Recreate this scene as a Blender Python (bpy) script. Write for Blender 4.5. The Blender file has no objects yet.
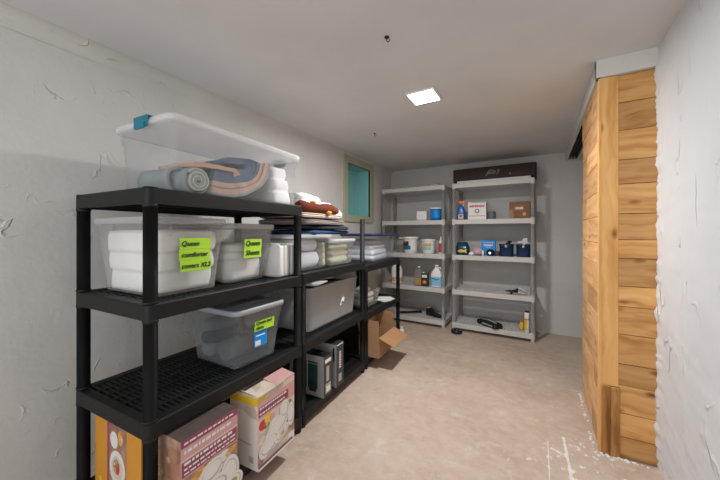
import bpy, math, random
from mathutils import Vector, Matrix, noise
random.seed(7)
SC = bpy.context.scene
COL = SC.collection
R = math.radians
PI = math.pi

# ------------------------------------------------------------------ camera
cam_d = bpy.data.cameras.new('camera'); cam = bpy.data.objects.new('camera', cam_d); COL.objects.link(cam)
cam.location = (0, 0, 1.206); cam.rotation_euler = (R(90), 0, R(30.4))
cam_d.sensor_width = 36; cam_d.lens = 303/720*36; cam_d.shift_y = -7/720; cam_d.clip_start = 0.02
SC.camera = cam
# ------------------------------------------------------------------ world and lights
w = bpy.data.worlds.new('world'); SC.world = w; w.use_nodes = True
w.node_tree.nodes['Background'].inputs[0].default_value = (0.95, 0.97, 1.0, 1)
w.node_tree.nodes['Background'].inputs[1].default_value = 0.35
def area(name, loc, rot, sx, sy, power, color):
    l = bpy.data.lights.new(name, 'AREA'); l.shape = 'RECTANGLE'; l.size = sx; l.size_y = sy
    l.energy = power; l.color = color
    o = bpy.data.objects.new(name, l); o.location = loc; o.rotation_euler = rot; COL.objects.link(o); return o
# daylight / room light entering through the wide doorway behind the camera
area('doorway_light', (-0.6, -1.55, 1.25), (R(90), 0, 0), 1.9, 1.9, 17, (0.97, 0.98, 1.0))
LED_POWER = 19
area('panel_light', (-0.68, 2.03, 2.128), (0, 0, 0), 0.15, 0.15, LED_POWER, (1.0, 0.985, 0.965))
SC.view_settings.view_transform = 'Standard'; SC.view_settings.look = 'None'
SC.view_settings.exposure = 0.88; SC.view_settings.gamma = 1.0; SC.view_settings.use_curve_mapping = False

# ------------------------------------------------------------------ materials
def newmat(name):
    m = bpy.data.materials.new(name); m.use_nodes = True
    nt = m.node_tree; b = nt.nodes['Principled BSDF']; return m, nt, b
def pm(name, c, rough=0.6, var=0.06, scale=8.0, bump=0.0, bscale=60.0, metallic=0.0, spec=0.4, sheen=0.0):
    m, nt, b = newmat(name)
    tc = nt.nodes.new('ShaderNodeTexCoord'); n = nt.nodes.new('ShaderNodeTexNoise'); n.inputs['Scale'].default_value = scale
    n.inputs['Detail'].default_value = 4
    nt.links.new(tc.outputs['Object'], n.inputs['Vector'])
    mx = nt.nodes.new('ShaderNodeMixRGB'); mx.inputs[1].default_value = (*[max(0, v*(1-var)) for v in c], 1)
    mx.inputs[2].default_value = (*[min(1, v*(1+var)) for v in c], 1)
    nt.links.new(n.outputs['Fac'], mx.inputs[0]); nt.links.new(mx.outputs[0], b.inputs['Base Color'])
    b.inputs['Roughness'].default_value = rough; b.inputs['Metallic'].default_value = metallic
    b.inputs['Specular IOR Level'].default_value = spec
    if sheen: b.inputs['Sheen Weight'].default_value = sheen
    if bump:
        n2 = nt.nodes.new('ShaderNodeTexNoise'); n2.inputs['Scale'].default_value = bscale; n2.inputs['Detail'].default_value = 3
        nt.links.new(tc.outputs['Object'], n2.inputs['Vector'])
        bp = nt.nodes.new('ShaderNodeBump'); bp.inputs['Strength'].default_value = bump; bp.inputs['Distance'].default_value = 0.004
        nt.links.new(n2.outputs['Fac'], bp.inputs['Height']); nt.links.new(bp.outputs[0], b.inputs['Normal'])
    return m
def clear(name, c, transp, rough=0.25, tl=0.5):
    """thin frosted plastic: part see-through, part milky, part gloss"""
    m = bpy.data.materials.new(name); m.use_nodes = True; nt = m.node_tree; nt.nodes.clear()
    out = nt.nodes.new('ShaderNodeOutputMaterial')
    tr = nt.nodes.new('ShaderNodeBsdfTransparent'); tr.inputs[0].default_value = (*[0.9+0.1*v for v in c], 1)
    df = nt.nodes.new('ShaderNodeBsdfDiffuse'); df.inputs[0].default_value = (*c, 1)
    tn = nt.nodes.new('ShaderNodeBsdfTranslucent'); tn.inputs[0].default_value = (*c, 1)
    m1 = nt.nodes.new('ShaderNodeMixShader'); m1.inputs[0].default_value = tl
    nt.links.new(df.outputs[0], m1.inputs[1]); nt.links.new(tn.outputs[0], m1.inputs[2])
    tc = nt.nodes.new('ShaderNodeTexCoord'); n = nt.nodes.new('ShaderNodeTexNoise'); n.inputs['Scale'].default_value = 6
    nt.links.new(tc.outputs['Object'], n.inputs['Vector'])
    mr = nt.nodes.new('ShaderNodeMapRange'); mr.inputs[3].default_value = transp-0.06; mr.inputs[4].default_value = min(1, transp+0.06)
    nt.links.new(n.outputs['Fac'], mr.inputs[0])
    m2 = nt.nodes.new('ShaderNodeMixShader'); nt.links.new(mr.outputs[0], m2.inputs[0])
    nt.links.new(m1.outputs[0], m2.inputs[1]); nt.links.new(tr.outputs[0], m2.inputs[2])
    gl = nt.nodes.new('ShaderNodeBsdfGlossy'); gl.inputs['Roughness'].default_value = rough
    lw = nt.nodes.new('ShaderNodeLayerWeight'); lw.inputs['Blend'].default_value = 0.5
    pw = nt.nodes.new('ShaderNodeMath'); pw.operation = 'POWER'; pw.inputs[1].default_value = 4.0; nt.links.new(lw.outputs['Facing'], pw.inputs[0])
    fr = nt.nodes.new('ShaderNodeMath'); fr.operation = 'MULTIPLY_ADD'; fr.inputs[1].default_value = 0.35; fr.inputs[2].default_value = 0.025; nt.links.new(pw.outputs[0], fr.inputs[0])
    m3 = nt.nodes.new('ShaderNodeMixShader'); nt.links.new(fr.outputs[0], m3.inputs[0])
    nt.links.new(m2.outputs[0], m3.inputs[1]); nt.links.new(gl.outputs[0], m3.inputs[2])
    nt.links.new(m3.outputs[0], out.inputs[0]); return m
def stucco(name, c, amount=0.5, stretch=(1, 1, 1), warm=None, ridge=0.3):
    m, nt, b = newmat(name); tc = nt.nodes.new('ShaderNodeTexCoord')
    mp = nt.nodes.new('ShaderNodeMapping'); mp.inputs['Scale'].default_value = stretch
    nt.links.new(tc.outputs['Object'], mp.inputs[0])
    n1 = nt.nodes.new('ShaderNodeTexNoise'); n1.inputs['Scale'].default_value = 2.2; n1.inputs['Detail'].default_value = 6
    n2 = nt.nodes.new('ShaderNodeTexNoise'); n2.inputs['Scale'].default_value = 5.5; n2.inputs['Detail'].default_value = 3; n2.inputs['Distortion'].default_value = 0.6
    nm = nt.nodes.new('ShaderNodeTexNoise'); nm.inputs['Scale'].default_value = 8.0; nm.inputs['Detail'].default_value = 2
    n3 = nt.nodes.new('ShaderNodeTexNoise'); n3.inputs['Scale'].default_value = 45; n3.inputs['Detail'].default_value = 3
    for n in (n1, n2, n3, nm): nt.links.new(mp.outputs[0], n.inputs['Vector'])
    cr = nt.nodes.new('ShaderNodeValToRGB'); cr.color_ramp.elements[0].color = (*[v*0.93 for v in c], 1)
    cr.color_ramp.elements[1].color = (*c, 1); cr.color_ramp.elements[0].position = 0.35; cr.color_ramp.elements[1].position = 0.6
    nt.links.new(n1.outputs['Fac'], cr.inputs[0]); nt.links.new(cr.outputs[0], b.inputs['Base Color'])
    # thin trowel ridges: where the noise crosses its middle, kept only in patches
    sb = nt.nodes.new('ShaderNodeMath'); sb.operation = 'SUBTRACT'; sb.inputs[1].default_value = 0.5; nt.links.new(n2.outputs['Fac'], sb.inputs[0])
    ab = nt.nodes.new('ShaderNodeMath'); ab.operation = 'ABSOLUTE'; nt.links.new(sb.outputs[0], ab.inputs[0])
    r1 = nt.nodes.new('ShaderNodeMapRange'); r1.inputs[1].default_value = 0.0; r1.inputs[2].default_value = 0.022; r1.inputs[3].default_value = 1.0; r1.inputs[4].default_value = 0.0
    nt.links.new(ab.outputs[0], r1.inputs[0])
    r2 = nt.nodes.new('ShaderNodeMapRange'); r2.inputs[1].default_value = 0.54; r2.inputs[2].default_value = 0.68; nt.links.new(nm.outputs['Fac'], r2.inputs[0])
    mr = nt.nodes.new('ShaderNodeMath'); mr.operation = 'MULTIPLY'; nt.links.new(r1.outputs[0], mr.inputs[0]); nt.links.new(r2.outputs[0], mr.inputs[1])
    mul = nt.nodes.new('ShaderNodeMath'); mul.operation = 'MULTIPLY'; mul.inputs[1].default_value = ridge
    nt.links.new(mr.outputs[0], mul.inputs[0])
    a1 = nt.nodes.new('ShaderNodeMath'); a1.operation = 'MULTIPLY_ADD'; a1.inputs[1].default_value = 0.06
    nt.links.new(n3.outputs['Fac'], a1.inputs[0]); nt.links.new(mul.outputs[0], a1.inputs[2])
    a2 = nt.nodes.new('ShaderNodeMath'); a2.operation = 'MULTIPLY_ADD'; a2.inputs[1].default_value = 0.8
    nt.links.new(n1.outputs['Fac'], a2.inputs[0]); nt.links.new(a1.outputs[0], a2.inputs[2])
    bp = nt.nodes.new('ShaderNodeBump'); bp.inputs['Strength'].default_value = amount; bp.inputs['Distance'].default_value = 0.02
    nt.links.new(a2.outputs[0], bp.inputs['Height']); nt.links.new(bp.outputs[0], b.inputs['Normal'])
    b.inputs['Roughness'].default_value = 0.6; b.inputs['Specular IOR Level'].default_value = 0.3
    return m
def wood(name, axis, dark, mid, light):
    """cedar: grain runs along axis; every board carries its own random 'pid'"""
    m, nt, b = newmat(name); tc = nt.nodes.new('ShaderNodeTexCoord'); at = nt.nodes.new('ShaderNodeAttribute'); at.attribute_name = 'pid'
    sc = [30, 30, 30]; sc[axis] = 1.3
    ad = nt.nodes.new('ShaderNodeVectorMath'); ad.operation = 'MULTIPLY_ADD'; ad.inputs[1].default_value = (7.3, 5.1, 3.7)
    nt.links.new(at.outputs['Fac'], ad.inputs[0]); nt.links.new(tc.outputs['Object'], ad.inputs[2])
    # bend the grain around knots
    nk = nt.nodes.new('ShaderNodeTexNoise'); nk.inputs['Scale'].default_value = 5.0; nk.inputs['Detail'].default_value = 1
    nt.links.new(ad.outputs[0], nk.inputs['Vector'])
    w1 = nt.nodes.new('ShaderNodeVectorMath'); w1.operation = 'MULTIPLY_ADD'; w1.inputs[1].default_value = (0.07, 0.07, 0.07)
    nt.links.new(nk.outputs['Color'], w1.inputs[0]); nt.links.new(ad.outputs[0], w1.inputs[2])
    mp = nt.nodes.new('ShaderNodeMapping'); mp.inputs['Scale'].default_value = sc; nt.links.new(w1.outputs[0], mp.inputs[0])
    n = nt.nodes.new('ShaderNodeTexNoise'); n.inputs['Scale'].default_value = 1.0; n.inputs['Detail'].default_value = 4
    nt.links.new(mp.outputs[0], n.inputs['Vector'])
    cr = nt.nodes.new('ShaderNodeValToRGB'); e = cr.color_ramp.elements
    e[0].position = 0.3; e[0].color = (*dark, 1); e[1].position = 0.72; e[1].color = (*light, 1)
    e2 = e.new(0.5); e2.color = (*mid, 1)
    nt.links.new(n.outputs['Fac'], cr.inputs[0])
    # per-board tint
    wn = nt.nodes.new('ShaderNodeTexWhiteNoise'); wn.noise_dimensions = '1D'; nt.links.new(at.outputs['Fac'], wn.inputs['W'])
    hs = nt.nodes.new('ShaderNodeHueSaturation'); mr = nt.nodes.new('ShaderNodeMapRange'); mr.inputs[3].default_value = 0.74; mr.inputs[4].default_value = 1.10
    nt.links.new(wn.outputs['Value'], mr.inputs[0]); nt.links.new(mr.outputs[0], hs.inputs['Value']); nt.links.new(cr.outputs[0], hs.inputs['Color'])
    # knots
    sk = [5.5, 5.5, 5.5]; sk[axis] = 2.6
    mpk = nt.nodes.new('ShaderNodeMapping'); mpk.inputs['Scale'].default_value = sk; nt.links.new(ad.outputs[0], mpk.inputs[0])
    v = nt.nodes.new('ShaderNodeTexVoronoi'); v.inputs['Scale'].default_value = 1.7; nt.links.new(mpk.outputs[0], v.inputs['Vector'])
    kr = nt.nodes.new('ShaderNodeValToRGB'); k = kr.color_ramp.elements; k[0].position = 0.03; k[0].color = (1, 1, 1, 1); k[1].position = 0.17; k[1].color = (0, 0, 0, 1)
    nt.links.new(v.outputs['Distance'], kr.inputs[0])
    mk = nt.nodes.new('ShaderNodeMixRGB'); mk.inputs[2].default_value = (0.16, 0.055, 0.015, 1)
    nt.links.new(kr.outputs[0], mk.inputs[0]); nt.links.new(hs.outputs[0], mk.inputs[1]); nt.links.new(mk.outputs[0], b.inputs['Base Color'])
    b.inputs['Roughness'].default_value = 0.5; b.inputs['Specular IOR Level'].default_value = 0.35
    bp = nt.nodes.new('ShaderNodeBump'); bp.inputs['Strength'].default_value = 0.25; bp.inputs['Distance'].default_value = 0.003
    nt.links.new(n.outputs['Fac'], bp.inputs['Height']); nt.links.new(bp.outputs[0], b.inputs['Normal'])
    return m

def foodprint(name, cols, scale=55):
    m, nt, b = newmat(name); tc = nt.nodes.new('ShaderNodeTexCoord'); v = nt.nodes.new('ShaderNodeTexVoronoi'); v.inputs['Scale'].default_value = scale
    n = nt.nodes.new('ShaderNodeTexNoise'); n.inputs['Scale'].default_value = scale*0.5; n.inputs['Detail'].default_value = 3
    nt.links.new(tc.outputs['Object'], v.inputs['Vector']); nt.links.new(tc.outputs['Object'], n.inputs['Vector'])
    sp_ = nt.nodes.new('ShaderNodeSeparateXYZ'); nt.links.new(v.outputs['Color'], sp_.inputs[0])
    ad = nt.nodes.new('ShaderNodeMath'); ad.operation = 'MULTIPLY_ADD'; ad.inputs[1].default_value = 0.55; nt.links.new(sp_.outputs[0], ad.inputs[0])
    ad2 = nt.nodes.new('ShaderNodeMath'); ad2.operation = 'MULTIPLY'; ad2.inputs[1].default_value = 0.6; nt.links.new(n.outputs['Fac'], ad2.inputs[0]); nt.links.new(ad2.outputs[0], ad.inputs[2])
    cr = nt.nodes.new('ShaderNodeValToRGB'); e = cr.color_ramp.elements; e[0].color = (*cols[0], 1); e[1].color = (*cols[-1], 1); e[0].position = 0.15; e[1].position = 0.85
    for i, c in enumerate(cols[1:-1]): q = e.new(0.15+0.7*(i+1)/(len(cols)-1)); q.color = (*c, 1)
    nt.links.new(ad.outputs[0], cr.inputs[0]); nt.links.new(cr.outputs[0], b.inputs['Base Color']); b.inputs['Roughness'].default_value = 0.45; return m
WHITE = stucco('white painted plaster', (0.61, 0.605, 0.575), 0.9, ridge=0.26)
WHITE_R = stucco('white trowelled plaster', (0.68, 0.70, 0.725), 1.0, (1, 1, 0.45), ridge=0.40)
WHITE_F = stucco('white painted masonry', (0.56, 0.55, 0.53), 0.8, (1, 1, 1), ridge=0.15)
CEIL = stucco('ceiling paint', (0.69, 0.685, 0.685), 0.25, ridge=0.08)
WOODX = wood('cedar board lengthwise', 0, (0.54, 0.24, 0.07), (0.73, 0.385, 0.13), (0.83, 0.49, 0.19))
WOODY = wood('cedar board side', 1, (0.58, 0.27, 0.10), (0.74, 0.41, 0.18), (0.84, 0.53, 0.26))
WOODZ = wood('cedar board upright', 2, (0.58, 0.29, 0.08), (0.73, 0.40, 0.135), (0.81, 0.48, 0.18))
WOODD = wood('stained cedar upright', 2, (0.20, 0.075, 0.02), (0.42, 0.19, 0.05), (0.62, 0.34, 0.11))
BLACK = pm('black resin', (0.009, 0.0095, 0.010), 0.55, 0.15, 20, 0.08, 200, spec=0.28)
GREYR = pm('light grey resin', (0.55, 0.54, 0.52), 0.5, 0.05, 12, 0.05, 150)
WPL = pm('white plastic', (0.78, 0.78, 0.77), 0.35, 0.03)
GPL = pm('grey lid plastic', (0.38, 0.41, 0.44), 0.35, 0.05)
BPL = pm('black plastic', (0.013, 0.013, 0.015), 0.35, 0.1)
TEAL = pm('teal plastic', (0.0, 0.16, 0.24), 0.3, 0.08)
NAVY = pm('navy blue plastic', (0.008, 0.028, 0.085), 0.3, 0.12)
BLUE = pm('blue plastic', (0.012, 0.11, 0.42), 0.3, 0.1)
BRBLUE = pm('bright blue card', (0.0, 0.26, 0.72), 0.4, 0.05)
RED = pm('red print', (0.6, 0.03, 0.05), 0.4, 0.05)
ORANGE = pm('orange plastic', (0.75, 0.13, 0.02), 0.35, 0.08)
YEL = pm('yellow print', (0.75, 0.50, 0.03), 0.45, 0.08)
OCHRE = pm('ochre card', (0.60, 0.27, 0.03), 0.5, 0.1)
LIME = pm('lime paper label', (0.42, 0.72, 0.04), 0.6, 0.06)
INK = pm('black ink', (0.015, 0.02, 0.015), 0.6, 0.02)
PAPER = pm('white paper', (0.75, 0.75, 0.73), 0.7, 0.04)
CARD = pm('brown corrugated card', (0.36, 0.20, 0.105), 0.75, 0.1, 14)
CARDD = pm('dark brown card', (0.035, 0.023, 0.018), 0.7, 0.25, 10)
PINK = pm('pink print', (0.58, 0.33, 0.32), 0.45, 0.12, 10)
MAROON = pm('maroon print', (0.27, 0.05, 0.10), 0.45, 0.1)
CREAM = foodprint('cream tablecloth photograph print', [(0.30, 0.22, 0.17), (0.58, 0.46, 0.37), (0.66, 0.58, 0.50), (0.60, 0.50, 0.42), (0.74, 0.70, 0.65)], 14)
CHINA = pm('printed white china', (0.72, 0.69, 0.66), 0.4, 0.06, 20)
CHSH = pm('printed grey china', (0.46, 0.42, 0.40), 0.4, 0.1, 20)
BRNPR = foodprint('brown table photograph print', [(0.08, 0.035, 0.02), (0.28, 0.13, 0.075), (0.40, 0.22, 0.14), (0.24, 0.10, 0.07), (0.5, 0.36, 0.26)], 22)
GRNPR = foodprint('salad photograph print', [(0.03, 0.08, 0.02), (0.16, 0.25, 0.05), (0.5, 0.42, 0.2), (0.4, 0.07, 0.03), (0.65, 0.55, 0.4)], 70)
FOODP = foodprint('orange food photograph print', [(0.35, 0.10, 0.02), (0.62, 0.26, 0.05), (0.72, 0.42, 0.12), (0.55, 0.20, 0.05), (0.7, 0.6, 0.4)], 60)
TOPSHADE = pm('box top with painted shade', (0.10, 0.075, 0.07), 0.5, 0.3, 30)  # shadow over the pink carton's top, put into its colour
SILV = pm('silver grey print', (0.38, 0.385, 0.38), 0.35, 0.06)
DKGR = pm('dark grey print', (0.035, 0.035, 0.04), 0.4, 0.1)
DKGREEN = pm('dark green print', (0.02, 0.075, 0.055), 0.3, 0.4, 14)
LEDM = bpy.data.materials.new('lit diffuser'); LEDM.use_nodes = True
_b = LEDM.node_tree.nodes['Principled BSDF']; _b.inputs['Emission Color'].default_value = (1, 0.98, 0.95, 1); _b.inputs['Emission Strength'].default_value = 6
CLR = clear('clear tote plastic', (0.80, 0.83, 0.88), 0.92, 0.4)
CLRM = clear('milky tote plastic', (0.90, 0.92, 0.91), 0.88, 0.6)
CLRG = clear('smoky tote plastic', (0.60, 0.65, 0.67), 0.83, 0.4)
CLRGG = clear('grey translucent tote plastic', (0.84, 0.85, 0.85), 0.52, 0.5)
CLRLID = clear('translucent white lid plastic', (0.93, 0.94, 0.95), 0.50, 0.8)
AMBER = clear('clear jug plastic', (0.75, 0.72, 0.62), 0.75, 0.2)
AMBL = pm('amber liquid', (0.50, 0.26, 0.05), 0.2, 0.05)
COT = pm('white bedding cotton', (0.86, 0.85, 0.83), 0.9, 0.05, 10, 0.5, 25, spec=0.1)
COTB = pm('bluish white bedding', (0.80, 0.82, 0.88), 0.9, 0.05, 10, 0.5, 25, spec=0.1)
CREAMF = pm('cream cloth', (0.66, 0.64, 0.48), 0.9, 0.08, 10, 0.4, 30, spec=0.1)
PEACH = pm('peach quilt cloth', (0.56, 0.36, 0.25), 0.9, 0.08, 10, 0.5, 40, spec=0.1)
STEEL = pm('slate blue quilt cloth', (0.11, 0.16, 0.23), 0.9, 0.1, 10, 0.5, 40, spec=0.1)
SAGE = pm('grey sage quilt cloth', (0.27, 0.32, 0.31), 0.9, 0.15, 22, 0.5, 40, spec=0.1)
RUST = pm('rust red fleece', (0.125, 0.036, 0.024), 0.95, 0.15, 16, 0.6, 50, spec=0.05)
CHAR = pm('charcoal cloth', (0.035, 0.037, 0.045), 0.95, 0.2, 20, 0.6, 50, spec=0.05)
DENIM = pm('dark denim blue cloth', (0.03, 0.075, 0.16), 0.95, 0.2, 20, 0.6, 50, spec=0.05)
GCLO = pm('grey cloth', (0.22, 0.21, 0.23), 0.95, 0.2, 20, 0.6, 50, spec=0.05)
TAN = pm('tan cloth', (0.50, 0.38, 0.30), 0.95, 0.12, 20, 0.6, 50, spec=0.05)
BEIGEP = pm('beige painted wood', (0.42, 0.41, 0.29), 0.5, 0.07, 6, 0.15, 30)
TEALP = pm('teal painted reveal', (0.27, 0.60, 0.60), 0.5, 0.10, 3, 0.15, 20)
PURP = pm('violet blue lid plastic', (0.035, 0.035, 0.13), 0.4, 0.1)
TRIM = pm('white painted header', (0.66, 0.66, 0.63), 0.45, 0.04, 5)
CHROME = pm('bright metal', (0.7, 0.7, 0.7), 0.25, 0.05, metallic=1.0)

# ------------------------------------------------------------------ mesh builder
def rrect(wd, dp, r, n=5, cx=0, cy=0):
    r = min(r, wd/2-1e-4, dp/2-1e-4); pts = []
    for (sx, sy, a0) in ((1, -1, -90), (1, 1, 0), (-1, 1, 90), (-1, -1, 180)):
        for i in range(n+1):
            a = R(a0+90*i/n); pts.append((cx+sx*(wd/2-r)+r*math.cos(a), cy+sy*(dp/2-r)+r*math.sin(a)))
    return pts
class M:
    def __init__(s): s.v = []; s.f = []; s.m = []; s.sm = []; s.pid = []; s.cur = 0.0
    def face(s, idx, m=0, smooth=False): s.f.append(tuple(idx)); s.m.append(m); s.sm.append(smooth); s.pid.append(s.cur)
    def poly(s, pts, m=0):
        b = len(s.v); s.v += [tuple(p) for p in pts]; s.face(range(b, b+len(pts)), m); return s
    def box(s, x0, x1, y0, y1, z0, z1, m=0, X=None):
        b = len(s.v); P = [(x0,y0,z0),(x1,y0,z0),(x1,y1,z0),(x0,y1,z0),(x0,y0,z1),(x1,y0,z1),(x1,y1,z1),(x0,y1,z1)]
        if X is not None: P = [tuple(X @ Vector(p)) for p in P]
        s.v += P
        ms = m if isinstance(m, (list, tuple)) else [m]*6   # bottom, top, front(-y), right(+x), back(+y), left(-x)
        for k, q in enumerate(((0,3,2,1),(4,5,6,7),(0,1,5,4),(1,2,6,5),(2,3,7,6),(3,0,4,7))): s.face([b+i for i in q], ms[k])
        return s
    def loft(s, rings, m=0, cap0=True, cap1=True, smooth=True, mlist=None):
        n = len(rings[0]); b = len(s.v)
        for r in rings: s.v += [tuple(p) for p in r]
        for k in range(len(rings)-1):
            mm = mlist[k] if mlist else m
            for i in range(n):
                j = (i+1) % n; s.face((b+k*n+i, b+k*n+j, b+(k+1)*n+j, b+(k+1)*n+i), mm, smooth)
        if cap0: s.face([b+i for i in reversed(range(n))], mlist[0] if mlist else m)
        if cap1: s.face([b+(len(rings)-1)*n+i for i in range(n)], mlist[-1] if mlist else m)
        return s
    def lathe(s, prof, n=24, m=0, cx=0, cy=0, mlist=None):
        return s.loft([[(cx+r*math.cos(2*PI*i/n), cy+r*math.sin(2*PI*i/n), z) for i in range(n)] for r, z in prof], m, mlist=mlist)
    def rl(s, prof, m=0, n=5, cx=0, cy=0, mlist=None, cap0=True, cap1=True, smooth=True):
        """rounded-rectangle loft: prof = (w, d, r, z)"""
        return s.loft([[(x, y, z) for x, y in rrect(w_, d_, r_, n, cx, cy)] for w_, d_, r_, z in prof], m, cap0, cap1, smooth, mlist)
    def tube(s, path, r, n=10, m=0):
        path = [Vector(p) for p in path]; rings = []
        rr = r if isinstance(r, (list, tuple)) else [r]*len(path)
        up = Vector((0, 0, 1))
        for k, p in enumerate(path):
            t = (path[min(k+1, len(path)-1)]-path[max(k-1, 0)]).normalized()
            a = t.cross(up) if abs(t.dot(up)) < 0.95 else t.cross(Vector((1, 0, 0)))
            a.normalize(); c = a.cross(t).normalized()
            rings.append([tuple(p+rr[k]*(math.cos(2*PI*i/n)*a+math.sin(2*PI*i/n)*c)) for i in range(n)])
        return s.loft(rings, m)
    def jitter(s, amp, sc=6.0, seed=0.0, axes=(1, 1, 1)):
        nv = []
        for p in s.v:
            q = Vector(p)*sc+Vector((seed, seed*1.7, seed*0.6)); d = noise.noise_vector(q)+0.5*noise.noise_vector(q*2.3)
            nv.append((p[0]+amp*d.x*axes[0], p[1]+amp*d.y*axes[1], p[2]+amp*d.z*axes[2]))
        s.v = nv; return s
    def xf(s, X): s.v = [tuple(X @ Vector(p)) for p in s.v]; return s
    def build(s, name, mats, parent=None, loc=(0,0,0), rot=0, bevel=0.0, subd=0):
        me = bpy.data.meshes.new(name); me.from_pydata(s.v, [], s.f)
        mats = mats if isinstance(mats, (list, tuple)) else [mats]
        for mt in mats: me.materials.append(mt)
        me.polygons.foreach_set('material_index', s.m); me.polygons.foreach_set('use_smooth', s.sm)
        if any(s.pid):
            at = me.attributes.new('pid', 'FLOAT', 'FACE'); at.data.foreach_set('value', s.pid)
        me.update(); me.validate()
        o = bpy.data.objects.new(name, me); COL.objects.link(o)
        if parent is not None: o.parent = parent
        o.location = loc; o.rotation_euler = (0, 0, rot)
        if bevel:
            b = o.modifiers.new('bevel', 'BEVEL'); b.width = bevel; b.segments = 2; b.limit_method = 'ANGLE'; b.angle_limit = R(50)
        if subd:
            q = o.modifiers.new('subsurf', 'SUBSURF'); q.levels = subd; q.render_levels = subd
        return o
def tag(o, label, cat, group=None, kind=None):
    o['label'] = label; o['category'] = cat
    if group: o['group'] = group
    if kind: o['kind'] = kind
    return o
def thing(name, label, cat, loc=(0,0,0), rot=0, group=None):
    o = bpy.data.objects.new(name, None); COL.objects.link(o); o.empty_display_size = 0.1
    o.location = loc; o.rotation_euler = (0, 0, rot); return tag(o, label, cat, group)
def struct(o): o['kind'] = 'structure'; return o
def copy_tree(o, parent=None):
    c = o.copy(); COL.objects.link(c); c.parent = parent
    for ch in list(o.children): copy_tree(ch, c)
    return c
def text(body, size, mat, parent, loc, rot=(90, 0, 0), shear=0.0, name='lettering', ext=0.0003, space=1.0, ax='LEFT', off=0.0, bold=0.0):
    cu = bpy.data.curves.new(name, 'FONT'); cu.body = body; cu.size = size; cu.extrude = ext; cu.shear = shear
    cu.space_line = space; cu.align_x = ax; cu.offset = off; cu.resolution_u = 3
    o = bpy.data.objects.new(name, cu); COL.objects.link(o)
    me = bpy.data.meshes.new_from_object(o.evaluated_get(bpy.context.evaluated_depsgraph_get()))
    COL.objects.unlink(o); bpy.data.objects.remove(o)
    n0 = len(me.vertices); co = [v.co.copy() for v in me.vertices]; fs = [tuple(p.vertices) for p in me.polygons]
    vs = []; ff = []
    for k, (dx, dz) in enumerate(((0, 0), (bold, 0), (0, bold))[:3 if bold else 1]):
        vs += [(c.x+dx, c.y+dz, c.z+k*0.0001) for c in co]; ff += [tuple(i+k*n0 for i in f) for f in fs]
    me = bpy.data.meshes.new(name); me.from_pydata(vs, [], ff)
    me.materials.append(mat)
    o = bpy.data.objects.new(name, me); COL.objects.link(o); o.parent = parent
    o.location = loc; o.rotation_euler = [R(a) for a in rot]; return o

# ================================================================== SETTING
XL, XR, YF, YB, ZC = -1.96, 0.53, 4.30, -1.6, 2.155
# floor
fm, nt, b = newmat('worn painted concrete'); tc = nt.nodes.new('ShaderNodeTexCoord')
def N(t, **k):
    n = nt.nodes.new(t)
    for a, v in k.items(): n.inputs[a].default_value = v
    return n
n1 = N('ShaderNodeTexNoise', Scale=1.6, Detail=7, Roughness=0.6); n2 = N('ShaderNodeTexNoise', Scale=14, Detail=5, Roughness=0.7)
n3 = N('ShaderNodeTexNoise', Scale=5.5, Detail=9, Roughness=0.72)
for n in (n1, n2, n3): nt.links.new(tc.outputs['Object'], n.inputs['Vector'])
def ramp(src, p0, c0, p1, c1):
    r = nt.nodes.new('ShaderNodeValToRGB'); e = r.color_ramp.elements
    e[0].position = p0; e[0].color = (*c0, 1); e[1].position = p1; e[1].color = (*c1, 1)
    nt.links.new(src, r.inputs[0]); return r
def mix(fac, a, bb):
    m = nt.nodes.new('ShaderNodeMixRGB')
    if hasattr(fac, 'links'): nt.links.new(fac, m.inputs[0])
    else: m.inputs[0].default_value = fac
    for i, q in ((1, a), (2, bb)):
        if hasattr(q, 'links'): nt.links.new(q, m.inputs[i])
        else: m.inputs[i].default_value = (*q, 1)
    return m.outputs[0]
base = ramp(n1.outputs['Fac'], 0.35, (0.43, 0.325, 0.255), 0.65, (0.545, 0.435, 0.355)).outputs[0]
sp = ramp(n2.outputs['Fac'], 0.42, (0, 0, 0), 0.60, (0.35, 0.35, 0.35)).outputs[0]
c1 = mix(sp, base, (0.62, 0.53, 0.45))
pale = ramp(n3.outputs['Fac'], 0.57, (0, 0, 0), 0.66, (0.55, 0.55, 0.55)).outputs[0]
c1 = mix(pale, c1, (0.62, 0.58, 0.52))
dirt = ramp(n3.outputs['Fac'], 0.30, (0.45, 0.45, 0.45), 0.42, (0, 0, 0)).outputs[0]
c1 = mix(dirt, c1, (0.30, 0.235, 0.19))
# fine pale scratches
mp = N('ShaderNodeMapping'); mp.inputs['Rotation'].default_value = (0, 0, R(38)); mp.inputs['Scale'].default_value = (3, 26, 1)
nt.links.new(tc.outputs['Object'], mp.inputs[0]); n4 = N('ShaderNodeTexNoise', Scale=1.0, Detail=5, Roughness=0.7); nt.links.new(mp.outputs[0], n4.inputs['Vector'])
scr = ramp(n4.outputs['Fac'], 0.64, (0, 0, 0), 0.70, (0.6, 0.6, 0.6)).outputs[0]
c1 = mix(scr, c1, (0.62, 0.57, 0.51))
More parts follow.
